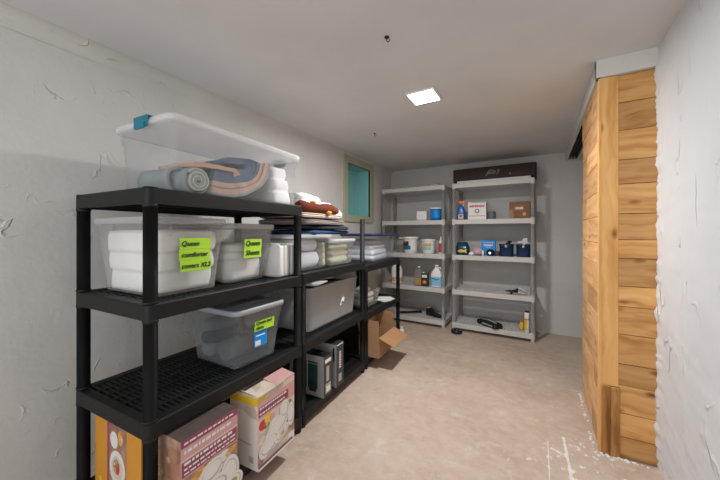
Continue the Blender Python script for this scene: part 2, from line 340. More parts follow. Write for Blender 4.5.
# white paint splashes on the floor beside the closet
sx = N('ShaderNodeSeparateXYZ'); nt.links.new(tc.outputs['Object'], sx.inputs[0])
def mth(op, a, bb):
    m = nt.nodes.new('ShaderNodeMath'); m.operation = op
    for i, q in ((0, a), (1, bb)):
        if hasattr(q, 'links'): nt.links.new(q, m.inputs[i])
        else: m.inputs[i].default_value = q
    return m.outputs[0]
vm = N('ShaderNodeVectorMath'); vm.operation = 'DISTANCE'; vm.inputs[1].default_value = (0.22, 1.95, 0); nt.links.new(tc.outputs['Object'], vm.inputs[0])
near = N('ShaderNodeMapRange'); near.inputs[1].default_value = 0.15; near.inputs[2].default_value = 0.75; near.inputs[3].default_value = 0.17; near.inputs[4].default_value = 0.0
nt.links.new(vm.outputs['Value'], near.inputs[0])
n5 = N('ShaderNodeTexNoise', Scale=17, Detail=8, Roughness=0.75); nt.links.new(tc.outputs['Object'], n5.inputs['Vector'])
sm_ = mth('ADD', n5.outputs['Fac'], near.outputs[0]); spl = ramp(sm_, 0.735, (0, 0, 0), 0.765, (0.9, 0.9, 0.9)).outputs[0]
c1 = mix(spl, c1, (0.72, 0.70, 0.66))
# two long dragged paint streaks
for (xa, ya, dx_, dy_, ln, wd_) in ((0.137, 1.975, 0.04, -1.0, 0.36, 0.007), (0.05, 1.90, 0.0, -1.0, 0.34, 0.0022), (0.085, 2.0, 1.0, -0.35, 0.05, 0.010)):
    sub = N('ShaderNodeVectorMath'); sub.operation = 'SUBTRACT'; sub.inputs[1].default_value = (xa, ya, 0); nt.links.new(tc.outputs['Object'], sub.inputs[0])
    L0 = math.hypot(dx_, dy_)
    dl = N('ShaderNodeVectorMath'); dl.operation = 'DOT_PRODUCT'; dl.inputs[1].default_value = (dx_/L0, dy_/L0, 0); nt.links.new(sub.outputs[0], dl.inputs[0])
    dn = N('ShaderNodeVectorMath'); dn.operation = 'DOT_PRODUCT'; dn.inputs[1].default_value = (-dy_/L0, dx_/L0, 0); nt.links.new(sub.outputs[0], dn.inputs[0])
    al = mth('LESS_THAN', mth('ABSOLUTE', dl.outputs['Value'], 0), ln/2)
    wob = mth('MULTIPLY', mth('SUBTRACT', n5.outputs['Fac'], 0.30), wd_*5)
    ac = mth('LESS_THAN', mth('ABSOLUTE', dn.outputs['Value'], 0), wob)
    c1 = mix(mth('MULTIPLY', mth('MULTIPLY', al, ac), 0.85), c1, (0.74, 0.73, 0.70))
nt.links.new(c1, b.inputs['Base Color']); b.inputs['Roughness'].default_value = 0.55; b.inputs['Specular IOR Level'].default_value = 0.3
bp = N('ShaderNodeBump', Strength=0.3, Distance=0.006); nt.links.new(n3.outputs['Fac'], bp.inputs['Height']); nt.links.new(bp.outputs[0], b.inputs['Normal'])
struct(M().box(XL-0.15, 1.35, YB, YF+0.15, -0.1, 0).build('floor', fm))
struct(M().box(XL-0.15, 1.35, YB, YF+0.15, ZC, ZC+0.1).build('ceiling', CEIL))

def wallgrid(m, fn, nu, nv, amp, seed, axis):
    """slightly lumpy plaster sheet"""
    b0 = len(m.v)
    for j in range(nv+1):
        for i in range(nu+1):
            p = Vector(fn(i/nu, j/nv)); d = noise.noise(p*3.1+Vector((seed, 0, 0)))+0.6*noise.noise(p*11+Vector((0, seed, 0)))+0.35*noise.noise(p*30)
            p[axis] += amp*d; m.v.append(tuple(p))
    for j in range(nv):
        for i in range(nu):
            a = b0+j*(nu+1)+i; m.face((a, a+1, a+nu+2, a+nu+1), 0, True)
# left wall (with a window opening), cove at the ceiling
WY0, WY1, WZ0, WZ1 = 3.03, 3.60, 1.42, 2.045
m = M()
for (y0, y1, z0, z1) in ((YB, WY0, 0, ZC-0.07), (WY1, YF, 0, ZC-0.07), (WY0, WY1, 0, WZ0), (WY0, WY1, WZ1, ZC-0.07)):
    wallgrid(m, lambda u, v: (XL, y0+(y1-y0)*u, z0+(z1-z0)*v), max(2, int((y1-y0)/0.06)), max(2, int((z1-z0)/0.06)), 0.0035, 1.0, 0)
rings = []
for k in range(7):
    a = R(90*k/6); rings.append((XL+0.07*(1-math.cos(a)), ZC-0.07+0.07*math.sin(a)))
for k in range(6):
    b0 = len(m.v); (xa, za), (xb, zb) = rings[k], rings[k+1]
    m.v += [(xa, YB, za), (xa, YF, za), (xb, YF, zb), (xb, YB, zb)]; m.face((b0, b0+1, b0+2, b0+3), 0, True)
m.box(XL-0.15, XL-0.01, YB, WY0-0.012, 0, ZC).box(XL-0.15, XL-0.01, WY1+0.012, YF, 0, ZC).box(XL-0.15, XL-0.01, WY0, WY1, 0, WZ0-0.012).box(XL-0.15, XL-0.01, WY0, WY1, WZ1+0.012, ZC)
struct(m.build('wall_left', WHITE))
# far wall
m = M(); wallgrid(m, lambda u, v: (XL+(1.2-XL)*u, YF, ZC*v), 60, 40, 0.003, 5.0, 1); m.box(XL-0.15, 1.35, YF+0.01, YF+0.15, 0, ZC)
struct(m.build('wall_back', WHITE_F))
# right wall near the camera, jagged where the plaster meets the cedar
m = M(); wallgrid(m, lambda u, v: (XR, YB+(2.16-YB)*u, ZC*v), 100, 180, 0.006, 9.0, 0); m.box(XR+0.02, XR+0.12, YB, 2.115, 0, ZC)
m.v = [(p[0]-(0.016*abs(noise.noise(Vector((3.3, 1.1, p[2]*17)))) + 0.006*noise.noise(Vector((7, 2, p[2]*60))) if p[1] > 2.07 and p[0] < XR+0.015 else 0), p[1], p[2]) for p in m.v]
struct(m.build('wall_right', WHITE_R))
struct(M().box(1.2, 1.35, 2.115, YF, 0, ZC).build('wall_closet', WHITE_F))
# wall with the wide doorway behind the camera
m = M(); m.box(XL-0.15, -1.6, YB-0.12, YB, 0, ZC).box(0.42, 1.35, YB-0.12, YB, 0, ZC).box(-1.6, 0.42, YB-0.12, YB, 2.08, ZC+0.1)
struct(m.build('wall_front', WHITE))

# cedar closet: front face, side face, corner boards
CX, CY, CT = 0.29, 2.12, 2.058
cl = bpy.data.objects.new('trim_1', None); COL.objects.link(cl); struct(cl)
m = M(); zs = [0.0, 0.11, 0.235, 0.385, 0.5, 0.66, 0.81, 0.92, 1.07, 1.17, 1.31, 1.47, 1.60, 1.76, 1.91, CT]
for i in range(len(zs)-1):
    m.cur = 1.0+i*1.37; off = random.uniform(-0.002, 0.002)
    m.box(CX+0.075, 0.62, CY+0.004+off, CY+0.03, zs[i]+0.0012, zs[i+1]-0.0012)
m.build('cedar_boards', WOODX, cl, bevel=0.002)
m = M(); zz = [0.0, 0.15, 0.30, 0.43, 0.60, 0.74, 0.87, 1.03, 1.15, 1.30, 1.44, 1.60, 1.73, 1.89, CT]
for i in range(len(zz)-1):
    cut = random.uniform(2.3, 2.7)
    for (ya, yb) in ((CY+0.02, cut), (cut+0.002, 2.84)):
        m.cur += 1.73; off = random.uniform(-0.002, 0.002)
        m.box(CX+0.004+off, CX+0.03, ya, yb, zz[i]+0.0012+(yb > cut)*0.0, zz[i+1]-0.0012)
m.build('cedar_boards', WOODY, cl, bevel=0.002)
m = M(); m.cur = 3.3; m.box(CX+0.012, CX+0.085, CY-0.008, CY+0.02, 0.375, CT); m.cur = 9.1; m.box(CX, CX+0.014, CY-0.008, CY+0.035, 0.0, CT)
m.build('corner_board', WOODZ, cl, bevel=0.002)
m = M(); m.cur = 5.2; m.box(CX+0.012, CX+0.05, CY-0.02, CY+0.02, 0.0, 0.375); m.cur = 6.4; m.box(CX+0.05, CX+0.09, CY-0.018, CY+0.02, 0.0, 0.372)
m.build('corner_block', WOODD, cl, bevel=0.003)
M().box(CX+0.03, 0.62, CY+0.03, 2.84, 0.0, CT).build('closet_frame', CARD, cl)
# header running to the far wall with the sliding-door track under it
m = M(); m.box(CX-0.012, CX+0.012, CY-0.02, YF, CT+0.002, 2.157); m.box(CX+0.10, CX+0.12, 2.84, YF, CT-0.005, 2.157); m.box(CX-0.012, 0.545, CY-0.022, CY+0.0, CT+0.002, 2.157)
m.box(CX-0.012, 0.56, CY, CY+0.03, CT+0.002, 2.157)
hd = struct(m.build('trim_2', TRIM, bevel=0.003))
m = M(); m.box(CX+0.018, CX+0.094, 2.85, YF-0.01, 2.10, 2.112); m.box(CX+0.03, CX+0.034, 2.85, YF-0.01, 2.062, 2.10); m.box(CX+0.055, CX+0.059, 2.85, YF-0.01, 2.062, 2.10); m.box(CX+0.085, CX+0.089, 2.85, YF-0.01, 2.062, 2.10)
m.build('door_track', BPL, hd)
# line of loose plaster crumbs at the closet foot
m = M()
for i in range(70):
    u = random.random(); x = CX-0.02+u*0.24; y = CY-0.028+random.uniform(-0.015, 0.006); r = random.uniform(0.002, 0.006)
    if i % 2: x = CX-0.012+random.uniform(-0.015, 0); y = CY+u*0.7
    m.box(x-r, x+r, y-r, y+r, -0.001, r)
tag(m.build('plaster_crumbs', PAPER), 'pale plaster crumbs along the foot of the cedar closet', 'debris', kind='stuff')

# window: deep teal reveal with beige casing
wn = bpy.data.objects.new('window_1', None); COL.objects.link(wn); struct(wn)
D = 0.20
m = M(); t = 0.01
m.box(XL-D, XL+0.004, WY0-t, WY0, WZ0-t, WZ1+t); m.box(XL-D, XL+0.004, WY1, WY1+t, WZ0-t, WZ1+t)
m.box(XL-D, XL+0.004, WY0-t, WY1+t, WZ0-t, WZ0); m.box(XL-D, XL+0.004, WY0-t, WY1+t, WZ1, WZ1+t)
m.build('reveal', TEALP, wn)
m = M(); m.box(XL-0.02, XL+0.018, WY0-0.085, WY0, WZ0-0.08, WZ1+0.09); m.box(XL-0.02, XL+0.018, WY1, WY1+0.085, WZ0-0.08, WZ1+0.09)
m.box(XL-0.02, XL+0.018, WY0, WY1, WZ1, WZ1+0.09); m.box(XL-0.02, XL+0.022, WY0, WY1, WZ0-0.08, WZ0)
m.build('casing', BEIGEP, wn, bevel=0.003)
m = M(); m.box(XL-D-0.01, XL-D, WY0-t, WY1+t, WZ0-t, WZ1+t); m.build('board', TEALP, wn)
m = M(); m.box(XL-D, XL-D+0.015, WY0, WY1, WZ1-0.035, WZ1).box(XL-D, XL-D+0.015, WY0, WY0+0.035, WZ0, WZ1-0.035).box(XL-D, XL-D+0.015, WY1-0.035, WY1, WZ0, WZ1-0.035); m.build('stop_bead', TEALP, wn, bevel=0.002)

# ================================================================== LED panel and ceiling hooks
t = thing('ceiling_light', 'lit square white panel light flush on the ceiling', 'ceiling light', (-0.68, 2.03, ZC))
m = M(); m.rl([(0.19, 0.19, 0.008, -0.012), (0.205, 0.205, 0.01, -0.001)]); m.build('frame', WPL, t)
M().rl([(0.17, 0.17, 0.006, -0.0155), (0.174, 0.174, 0.006, -0.0121)]).build('diffuser', LEDM, t)
for (x, y, lab) in ((-0.63, 1.33, 'small dark hook in the ceiling in front of the lit panel'), (-1.34, 2.56, 'small dark hook in the ceiling near the window')):
    h = M(); h.lathe([(0.012, -0.004), (0.012, -0.0005)], 12); h.tube([(0, 0, -0.003), (0, 0, -0.02), (0.008, 0, -0.028), (0.016, 0, -0.022), (0.016, 0, -0.016)], 0.0022, 6)
    o = h.build('ceiling_hook', DKGR, None, (x, y, ZC)); tag(o, lab, 'hook', 'ceiling hooks')

# ================================================================== shelving
TH = R(93.2)
UO = {1: (-1.185, 0.54), 2: (-1.24, 1.425), 3: (-1.295, 2.325)}
AX = Vector((-math.sin(R(3.2)), math.cos(R(3.2)))); BX = Vector((-math.cos(R(3.2)), -math.sin(R(3.2))))
def U(k, s, t, z):
    o = UO[k]; return (o[0]+AX.x*s+BX.x*t, o[1]+AX.y*s+BX.y*t, z)
def tier(name, L, Dp, mat, parent, z, rim=0.058, step=0.021, rail=0.012, tw=0.014, rows=7):
    """rim frame plus a slotted deck, top of the rim at z"""
    m = M(); r = 0.022; n = 5
    out0 = rrect(L, Dp, r, n, L/2, Dp/2); in0 = rrect(L-0.036, Dp-0.036, 0.012, n, L/2, Dp/2)
    rings = [[(x, y, z-rim) for x, y in out0], [(x, y, z-0.004) for x, y in out0], [(x, y, z) for x, y in rrect(L-0.006, Dp-0.006, r, n, L/2, Dp/2)],
             [(x, y, z) for x, y in rrect(L-0.075, Dp-0.075, 0.012, n, L/2, Dp/2)], [(x, y, z-0.01) for x, y in rrect(L-0.077, Dp-0.077, 0.012, n, L/2, Dp/2)],
             [(x, y, z-0.012) for x, y in in0], [(x, y, z-rim) for x, y in in0]]
    m.loft(rings, cap0=False, cap1=False, smooth=False)
    nn = len(out0); b0 = 0
    for i in range(nn):
        j = (i+1) % nn; m.face((b0+j, b0+i, b0+6*nn+i, b0+6*nn+j))
    x = 0.05
    while x < L-0.045:
        m.box(x, x+rail, 0.034, Dp-0.034, z-0.014, z-0.004); x += step
    for i in range(rows+1):
        y = 0.04+(Dp-0.08)*i/rows; m.box(0.03, L-0.03, y-tw/2, y+tw/2, z-0.022, z-0.002)
    for i in range(1, 4):
        m.box(0.02, L-0.02, Dp*i/4-0.004, Dp*i/4+0.004, z-rim+0.004, z-0.02)
    return m.build(name, mat, parent)
def post(parent, x, y, levels, ztop, mat, r=0.0235, rim=0.058, z0=0.0):
    m = M(); zs = [z0]+[q for l in levels for q in (l-rim, l)]+[ztop]
    # one column, slightly fluted, with a collar under every shelf
    prof = [(r*0.9, z0), (r, z0+0.01)]
    for l in levels:
        if l-rim-0.02 > z0+0.012: prof += [(r, l-rim-0.012), (r+0.002, l-rim-0.010), (r+0.002, l-rim)]
        prof += [(r, l-rim+0.001)]
        if ztop > l+0.02: prof += [(r, l), (r+0.0025, l+0.001), (r+0.0025, l+0.008), (r, l+0.01)]
    prof.append((r, ztop))
    m.lathe(prof, 20, 0, x, y); return m.build('post', mat, parent)
BLK_T = [1.37, 0.95, 0.525, 0.10]
def shelf(name, label, loc, rot, L, Dp, levels, mat, group, tops, inset=0.024, rim=0.058, r=0.0235, **kw):
    t = thing(name, label, 'shelf unit', loc, rot, group)
    for z in levels: tier('shelf', L, Dp, mat, t, z, rim, **kw)
    pts = ((inset, inset), (L-inset, inset), (inset, Dp-inset), (L-inset, Dp-inset))
    for (x, y), zt in zip(pts, tops):
        post(t, x, y, levels, zt, mat, r, rim)
    return t
g = 'black resin shelf units along the left wall'
BD = 0.56
shelf('shelf_unit', 'tall four-tier black resin shelf unit nearest the camera', U(1, 0, 0, 0), TH, 0.88, BD, BLK_T, BLACK, g, (1.372,)*4)
shelf('shelf_unit', 'middle black resin shelf unit holding clothes pile and grey tote', U(2, 0, 0, 0), TH, 0.875, BD, [0.955, 0.525, 0.10], BLACK, g, (0.957, 1.325, 0.957, 1.2), r=0.021)
shelf('shelf_unit', 'farthest low black resin shelf unit above the open carton', U(3, 0, 0, 0), TH, 0.88, BD, [0.92, 0.495, 0.10], BLACK, g, (0.922,)*4, r=0.021)
g = 'light grey resin shelf units at the far wall'
GT = [1.815, 1.37, 0.935, 0.505, 0.095]; GY = 3.82; GD = 0.45
gk = dict(rim=0.055, r=0.021, step=0.026, rail=0.014, rows=6)
shelf('shelf_unit', 'light grey five-tier resin shelf unit in the far left corner', (-1.895, GY, 0), 0, 0.885, GD, GT, GREYR, g, (1.817,)*4, **gk)
shelf('shelf_unit', 'light grey five-tier resin shelf unit with brown carton on top', (-0.925, GY, 0), 0, 0.90, GD, GT, GREYR, g, (1.817,)*4, **gk)

# ================================================================== totes
def tote_body(wd, dp, h, mat, parent, taper=0.86, r=0.035, th=0.0022, ribs=True, rimw=0.012):
    m = M()
    def pr(f, dz=0): return [(wd*taper-f, dp*taper-f, r*0.8, dz+0.004), (wd*taper-f+0.004, dp*taper-f+0.004, r, 0.02+dz),
                             (wd*0.955-f, dp*0.965-f, r, h*0.80), (wd*0.97-f, dp*0.975-f, r, h*0.805), (wd*0.985-f, dp*0.985-f, r, h-0.012)]
    o = pr(0); i = pr(2*th, 0.002)
    rings = [(wd*taper-0.02, dp*taper-0.02, r*0.7, 0.0)]+o+[(wd, dp, r, h-0.011), (wd, dp, r, h-0.001), (wd-2*rimw, dp-2*rimw, r, h)]+list(reversed(i))[1:]
    m.rl(rings, n=6)
    if ribs:
        for s_ in (-1, 1):
            for q in (-0.28, 0.28):
                m.box(wd*q-0.004, wd*q+0.004, s_*dp*0.475-0.003, s_*dp*0.475+0.003, h*0.80, h-0.012)
    return m.build('body', mat, parent)
def tote_lid(wd, dp, h, mat, parent, th=0.014, over=0.008, name='lid'):
    m = M(); a, c = wd+2*over, dp+2*over
    m.rl([(a-0.003, c-0.003, 0.04, h-0.012), (a, c, 0.04, h+th-0.006), (a-0.006, c-0.006, 0.04, h+th), (a-0.05, c-0.05, 0.03, h+th),
          (a-0.06, c-0.06, 0.03, h+th-0.006), (a-0.09, c-0.09, 0.03, h+th-0.006), (a-0.10, c-0.10, 0.03, h+th-0.001)], n=6)
    return m.build(name, mat, parent)
def latch(parent, x, y, z, rot, mat, w=0.07):
    m = M(); X = Matrix.Translation((x, y, z)) @ Matrix.Rotation(rot, 4, 'Z')
    m.box(-w/2, w/2, -0.010, 0.022, 0.012, 0.019, X=X); m.box(-w/2, w/2, -0.014, -0.008, -0.030, 0.019, X=X); m.box(-w*0.36, w*0.36, -0.018, -0.012, -0.036, -0.008, X=X)
    return m.build('latch', mat, parent, bevel=0.003)
def soft(name, label, cat, loc, rot, wd, dp, hts, mats, group=None, amp=0.008, seed=1.0, r=0.04, puff=0.012, sizes=None, lean=0.0):
    """folded cloth: bulging layers in one mesh; hts = layer heights"""
    m = M(); z = 0.0; rings = []; ml = []
    for k, h in enumerate(hts):
        sx_ = sizes[k] if sizes else 1.0
        for q in (0.0, 0.18, 0.5, 0.82, 1.0):
            e = math.sin(PI*q); f = -puff*(1-e)*2
            rings.append((wd*sx_+f, dp*sx_+f, r, z+h*q)); ml.append(k % len(mats))
        z += h
    w1, d1 = rings[-1][0], rings[-1][1]
    rings += [(w1*0.8, d1*0.8, r, z+0.006), (w1*0.45, d1*0.45, r*0.6, z+0.009)]; ml += [ml[-1]]*2
    m.rl(rings, n=8, mlist=ml[1:]+[ml[-1]]); m.v = [(p[0]-lean*p[2], p[1], p[2]) for p in m.v]; m.jitter(amp, 9.0, seed)
    lo = min(p[2] for p in m.v); m.v = [(p[0], p[1], p[2]-lo) for p in m.v]
    o = m.build(name, mats, None, loc, rot); return tag(o, label, cat, group)

# -- big clear tote on top of the near unit
ZT = 1.3705
t = thing('storage_tote', 'long clear plastic tote with white lid and teal latch on top shelf', 'storage bin', U(1, 0.515, 0.262, ZT), TH)
tote_body(0.80, 0.425, 0.295, CLR, t, taper=0.93, r=0.03, ribs=False)
tote_lid(0.80, 0.425, 0.297, CLRLID, t, th=0.016)
latch(t, -0.407, -0.03, 0.302, -PI/2, TEAL, 0.10); latch(t, 0.407, -0.03, 0.302, PI/2, TEAL, 0.10)
zi = ZT+0.0075
def spiral(cx, cz, r0, r1, turns, n=70):
    return [(cx+(r0+(r1-r0)*i/n)*math.cos(2*PI*turns*i/n), cz+(r0+(r1-r0)*i/n)*math.sin(2*PI*turns*i/n)) for i in range(n+1)]
def sheet_extrude(m, path, th, y0, y1, m_i=0, ny=6):
    """thick sheet following an (x,z) path, extruded along y"""
    n = len(path); nrm = []
    for i in range(n):
        a = Vector(path[max(0, i-1)]); b_ = Vector(path[min(n-1, i+1)]); d = (b_-a).normalized(); nrm.append(Vector((-d.y, d.x)))
    loop = [Vector(p)+nrm[i]*th/2 for i, p in enumerate(path)]+[Vector(p)-nrm[i]*th/2 for i, p in reversed(list(enumerate(path)))]
    rings = [[(p.x, y0+(y1-y0)*k/ny, p.y) for p in loop] for k in range(ny+1)]
    b0 = len(m.v); L_ = len(loop)
    for r_ in rings: m.v += r_
    for k in range(ny):
        for i in range(L_):
            j = (i+1) % L_; m.face((b0+k*L_+i, b0+(k+1)*L_+i, b0+(k+1)*L_+j, b0+k*L_+j), m_i, True)
    for base_, fl in ((b0, 1), (b0+ny*L_, 0)):
        for i in range(n-1):
            q = (base_+i, base_+i+1, base_+L_-2-i, base_+L_-1-i); m.face(q if fl else tuple(reversed(q)), m_i)
m = M(); sheet_extrude(m, spiral(0, 0.058, 0.008, 0.046, 2.4), 0.016, -0.165, 0.15, 0); sheet_extrude(m, spiral(0, 0.058, 0.0565, 0.0570, 0.97, 30), 0.004, -0.160, 0.145, 0)
sheet_extrude(m, spiral(0, 0.058, 0.017, 0.0545, 2.4), 0.003, -0.1665, 0.1505, 2); sheet_extrude(m, spiral(-0.045, 0.060, 0.050, 0.056, 0.8, 30), 0.010, -0.10, 0.12, 0)
m.jitter(0.005, 16, 2)
lo = min(p[2] for p in m.v); m.v = [(p[0], p[1], p[2]-lo) for p in m.v]
tag(m.build('rolled_blanket', [SAGE, PEACH, CREAMF], None, U(1, 0.262, 0.262, zi), TH), 'rolled grey blanket at the teal latch end of the clear tote', 'blanket')
def arc(xa, za, xm, zm, xb, zb, n=22):
    out = []
    for i in range(n+1):
        q = i/n; out.append(((1-q)**2*xa+2*q*(1-q)*xm+q*q*xb, (1-q)**2*za+2*q*(1-q)*zm+q*q*zb))
    return out
m = M(); off = 0.0
for k, (mi, th) in enumerate(((2, 0.012), (0, 0.030), (1, 0.008), (2, 0.007), (0, 0.022), (1, 0.030), (1, 0.032), (1, 0.03))):
    off += th/2; e = off; off += th/2-0.001
    sheet_extrude(m, arc(-0.175+e*0.2, 0.022+e*0.85, 0.13-e*0.25, -0.012+e*0.95, 0.205-e*0.95, 0.235-e*0.12), th, -0.178+e*0.12, 0.16, mi, 8)
sheet_extrude(m, [(-0.05, 0.205), (0.02, 0.22), (0.10, 0.235), (0.16, 0.225)], 0.03, -0.13, 0.15, 1)
# peach fold reaching over the roll
sheet_extrude(m, arc(-0.255, 0.148, -0.15, 0.168, -0.04, 0.150)+[(-0.018, 0.138), (-0.05, 0.128)], 0.020, -0.17, 0.10, 0, 8)
m.jitter(0.008, 8, 4); lo = min(p[2] for p in m.v); m.v = [(p[0], p[1], p[2]-lo) for p in m.v]
tag(m.build('folded_quilt', [PEACH, STEEL, SAGE], None, U(1, 0.495, 0.262, zi), TH), 'folded peach and slate blue quilt in the middle of the clear tote', 'quilt')
soft('folded_comforter', 'white folded comforter at the far end of the clear tote', 'comforter', U(1, 0.792, 0.262, zi), TH, 0.17, 0.36, (0.075, 0.07, 0.07), [COT], amp=0.010, seed=3, sizes=(1, 0.98, 0.88), puff=0.006)

# -- tier 2 totes
Z2 = 0.9502
def tape_label(t, x, y, z, lines, w_, lh, size, mat=LIME, ang=0):
    m = M()
    for k in range(len(lines)):
        dx = random.uniform(-0.003, 0.003)
        m.box(x+dx, x+w_+dx, y-0.001-0.0003*k, y, z-lh*(k+1), z-lh*k-0.001)
    lb = m.build('label', mat, t); lb['label'] = 'lime green paper label'
    for k, s_ in enumerate(lines):
        text(s_, size, INK, lb, (x+0.006, y-0.0025-0.0003*len(lines), z-lh*(k+1)+lh*0.28), shear=0.25, bold=size*0.045)
    return lb
t = thing('storage_tote', 'milky tote with the three-line lime label, second shelf down beside the post', 'storage bin', U(1, 0.224, 0.30, Z2), TH)
tote_body(0.335, 0.46, 0.305, CLRM, t, taper=0.84); tote_lid(0.335, 0.46, 0.307, CLRLID, t)
tape_label(t, -0.060, -0.222, 0.235, ['Queen', 'comforter', 'covers XL2'], 0.142, 0.047, 0.0285)
soft('folded_comforter', 'white comforter cover filling the tote with the three-line lime label', 'comforter', U(1, 0.224, 0.30, Z2+0.0075), TH, 0.268, 0.37, (0.085, 0.08, 0.085), [COT], amp=0.007, seed=8, sizes=(0.99, 1.04, 1.08), puff=0.004)
t = thing('storage_tote', 'milky tote with the two-line lime label and white lid, second shelf down', 'storage bin', U(1, 0.571, 0.31, Z2), TH)
tote_body(0.325, 0.44, 0.288, CLRM, t, taper=0.80); tote_lid(0.325, 0.44, 0.290, CLRLID, t)
tape_label(t, -0.055, -0.212, 0.225, ['Queen', 'Sheets'], 0.118, 0.050, 0.036)
soft('folded_sheet', 'white folded sheets inside the tote with the two-line lime label', 'bedding', U(1, 0.571, 0.31, Z2+0.0075), TH, 0.245, 0.335, (0.11, 0.035, 0.04), [COT], amp=0.006, seed=12, sizes=(1, 1.05, 1.0), puff=0.004)
# three white packets
for i, lab in enumerate(('white wrapped packet leaning on the two-line labelled tote', 'white wrapped packet in the middle of the row of three', 'white wrapped packet of the row nearest the middle shelf unit')):
    m = M(); m.rl([(0.038, 0.20, 0.010, 0), (0.040, 0.205, 0.012, 0.012), (0.039, 0.205, 0.010, 0.17), (0.036, 0.20, 0.008, 0.182)], n=3); m.rl([(0.02, 0.17, 0.004, 0.182), (0.006, 0.16, 0.002, 0.192)], n=3)
    m.jitter(0.002, 18, i*3.1); lo = min(p[2] for p in m.v); m.v = [(p[0], p[1], p[2]-lo) for p in m.v]
    tag(m.build('packet', PAPER, None, U(1, 0.748+i*0.052, 0.155, Z2), TH+R((2, -2, 1)[i])), lab, 'packet', 'white wrapped packets beside the totes')

# -- tier 3 tote
Z3 = 0.5252
t = thing('storage_tote', 'smoky clear tote with grey lid and blue sticker, third shelf down', 'storage bin', U(1, 0.585, 0.235, Z3), TH-R(2))
tote_body(0.33, 0.405, 0.285, CLRG, t, taper=0.82); tote_lid(0.33, 0.405, 0.287, GPL, t)
tape_label(t, -0.045, -0.1945, 0.222, ['Queen bed', 'skirts'], 0.135, 0.026, 0.024)
m = M(); m.box(-0.04, 0.045, -0.1885, -0.1875, 0.085, 0.165); lb = m.build('sticker', BRBLUE, t); lb['label'] = 'bright blue sticker'
M().box(-0.035, 0.0, -0.1895, -0.1886, 0.092, 0.118).box(-0.03, 0.03, -0.1895, -0.1886, 0.140, 0.146).build('print', PAPER, lb)
m = M(); sheet_extrude(m, spiral(0.0, 0.06, 0.008, 0.046, 2.2, 40), 0.016, -0.11, 0.10, 0); m.jitter(0.005, 12, 5)
lo = min(p[2] for p in m.v); m.v = [(p[0], p[1], p[2]-lo) for p in m.v]
tag(m.build('rolled_blanket', [pm('dark sage cloth', (0.12, 0.155, 0.15), 0.9, 0.2, 20)], None, U(1, 0.585, 0.20, Z3+0.009), TH-R(92)), 'rolled grey-green blanket inside the smoky tote with grey lid', 'blanket')
soft('folded_cloth', 'dark grey folded cloth behind the roll in the smoky grey-lidded tote', 'cloth', U(1, 0.575, 0.34, Z3+0.009), TH, 0.23, 0.10, (0.07, 0.07, 0.05), [GCLO, CHAR], amp=0.006, seed=6)
# ================================================================== cookware cartons on the bottom shelf
def disc(m, cx, cz, rx, rz, y, mi, ang=0, n=20):
    c_, s_ = math.cos(ang), math.sin(ang)
    m.poly([(cx+rx*math.cos(-2*PI*i/n)*c_-rz*math.sin(-2*PI*i/n)*s_, y, cz+rx*math.cos(-2*PI*i/n)*s_+rz*math.sin(-2*PI*i/n)*c_) for i in range(n)][::-1], mi)
def rect(m, x0, x1, z0, z1, y, mi): m.poly([(x0, y, z0), (x1, y, z0), (x1, y, z1), (x0, y, z1)], mi)
def para(m, x0, x1, z0, z1, y, mi, sk=0.0): m.poly([(x0, y, z0), (x1, y, z0+sk), (x1, y, z1+sk), (x0, y, z1)], mi)
def plate(m, cx, cz, rx, rz, y, food=None, a=0):
    disc(m, cx+0.003, cz-0.006, rx*1.02, rz*1.02, y-0.0002, 6, a); disc(m, cx, cz, rx, rz, y-0.0004, 5, a); disc(m, cx+0.002, cz-0.001, rx*0.78, rz*0.76, y-0.0006, 6, a); disc(m, cx, cz+0.002, rx*0.70, rz*0.66, y-0.0008, 5, a)
    if food: disc(m, cx, cz, rx*0.45, rz*0.45, y-0.001, food, a+0.4); disc(m, cx+rx*0.12, cz-rz*0.1, rx*0.22, rz*0.25, y-0.0012, 8, a)
CM = [PINK, MAROON, BRNPR, CREAM, YEL, CHINA, CHSH, GRNPR, FOODP, PAPER, CARD, RED, OCHRE, TOPSHADE]
Z4 = 0.1003
# middle pink carton
t = thing('carton', 'pink printed tableware carton at the near post, bottom shelf', 'box', U(1, 0.195, 0.015, Z4), TH, 'tableware cartons')
W_, D_, H_ = 0.25, 0.19, 0.35
m = M(); m.box(-W_/2, W_/2, -D_/2, D_/2, 0, H_, (10, 13, 3, 3, 3, 2))
y = -D_/2
rect(m, -W_/2, W_/2, H_*0.60, H_, y-0.0003, 0); rect(m, -W_/2, W_/2, H_-0.028, H_, y-0.0005, 1); rect(m, -W_/2, W_/2, H_-0.075, H_-0.072, y-0.0005, 5)
rect(m, -W_/2+0.004, W_/2-0.004, H_-0.135, H_-0.08, y-0.0005, 1)
for r_, (zz_, hh) in enumerate(((H_-0.018, 0.007), (H_-0.052, 0.012), (H_-0.094, 0.010), (H_-0.112, 0.007), (H_-0.128, 0.006))):
    x = -W_/2+0.012
    while x < W_/2-0.03:
        l_ = random.uniform(0.008, 0.026); rect(m, x, min(x+l_, W_/2-0.008), zz_, zz_+hh, y-0.0008, (9, 5, 9, 9, 9)[r_]); x += l_+0.005
rect(m, -W_/2, W_/2, 0, H_*0.6, y-0.0003, 2)
rect(m, -W_/2, -0.02, 0.04, 0.185, y-0.0004, 3)
plate(m, 0.0, 0.165, 0.06, 0.042, y-0.001, None, 0.3); plate(m, -0.005, 0.075, 0.095, 0.055, y-0.002, 8, 0.25); plate(m, -0.085, 0.13, 0.04, 0.035, y-0.001, 7); plate(m, 0.085, 0.10, 0.045, 0.07, y-0.0015)
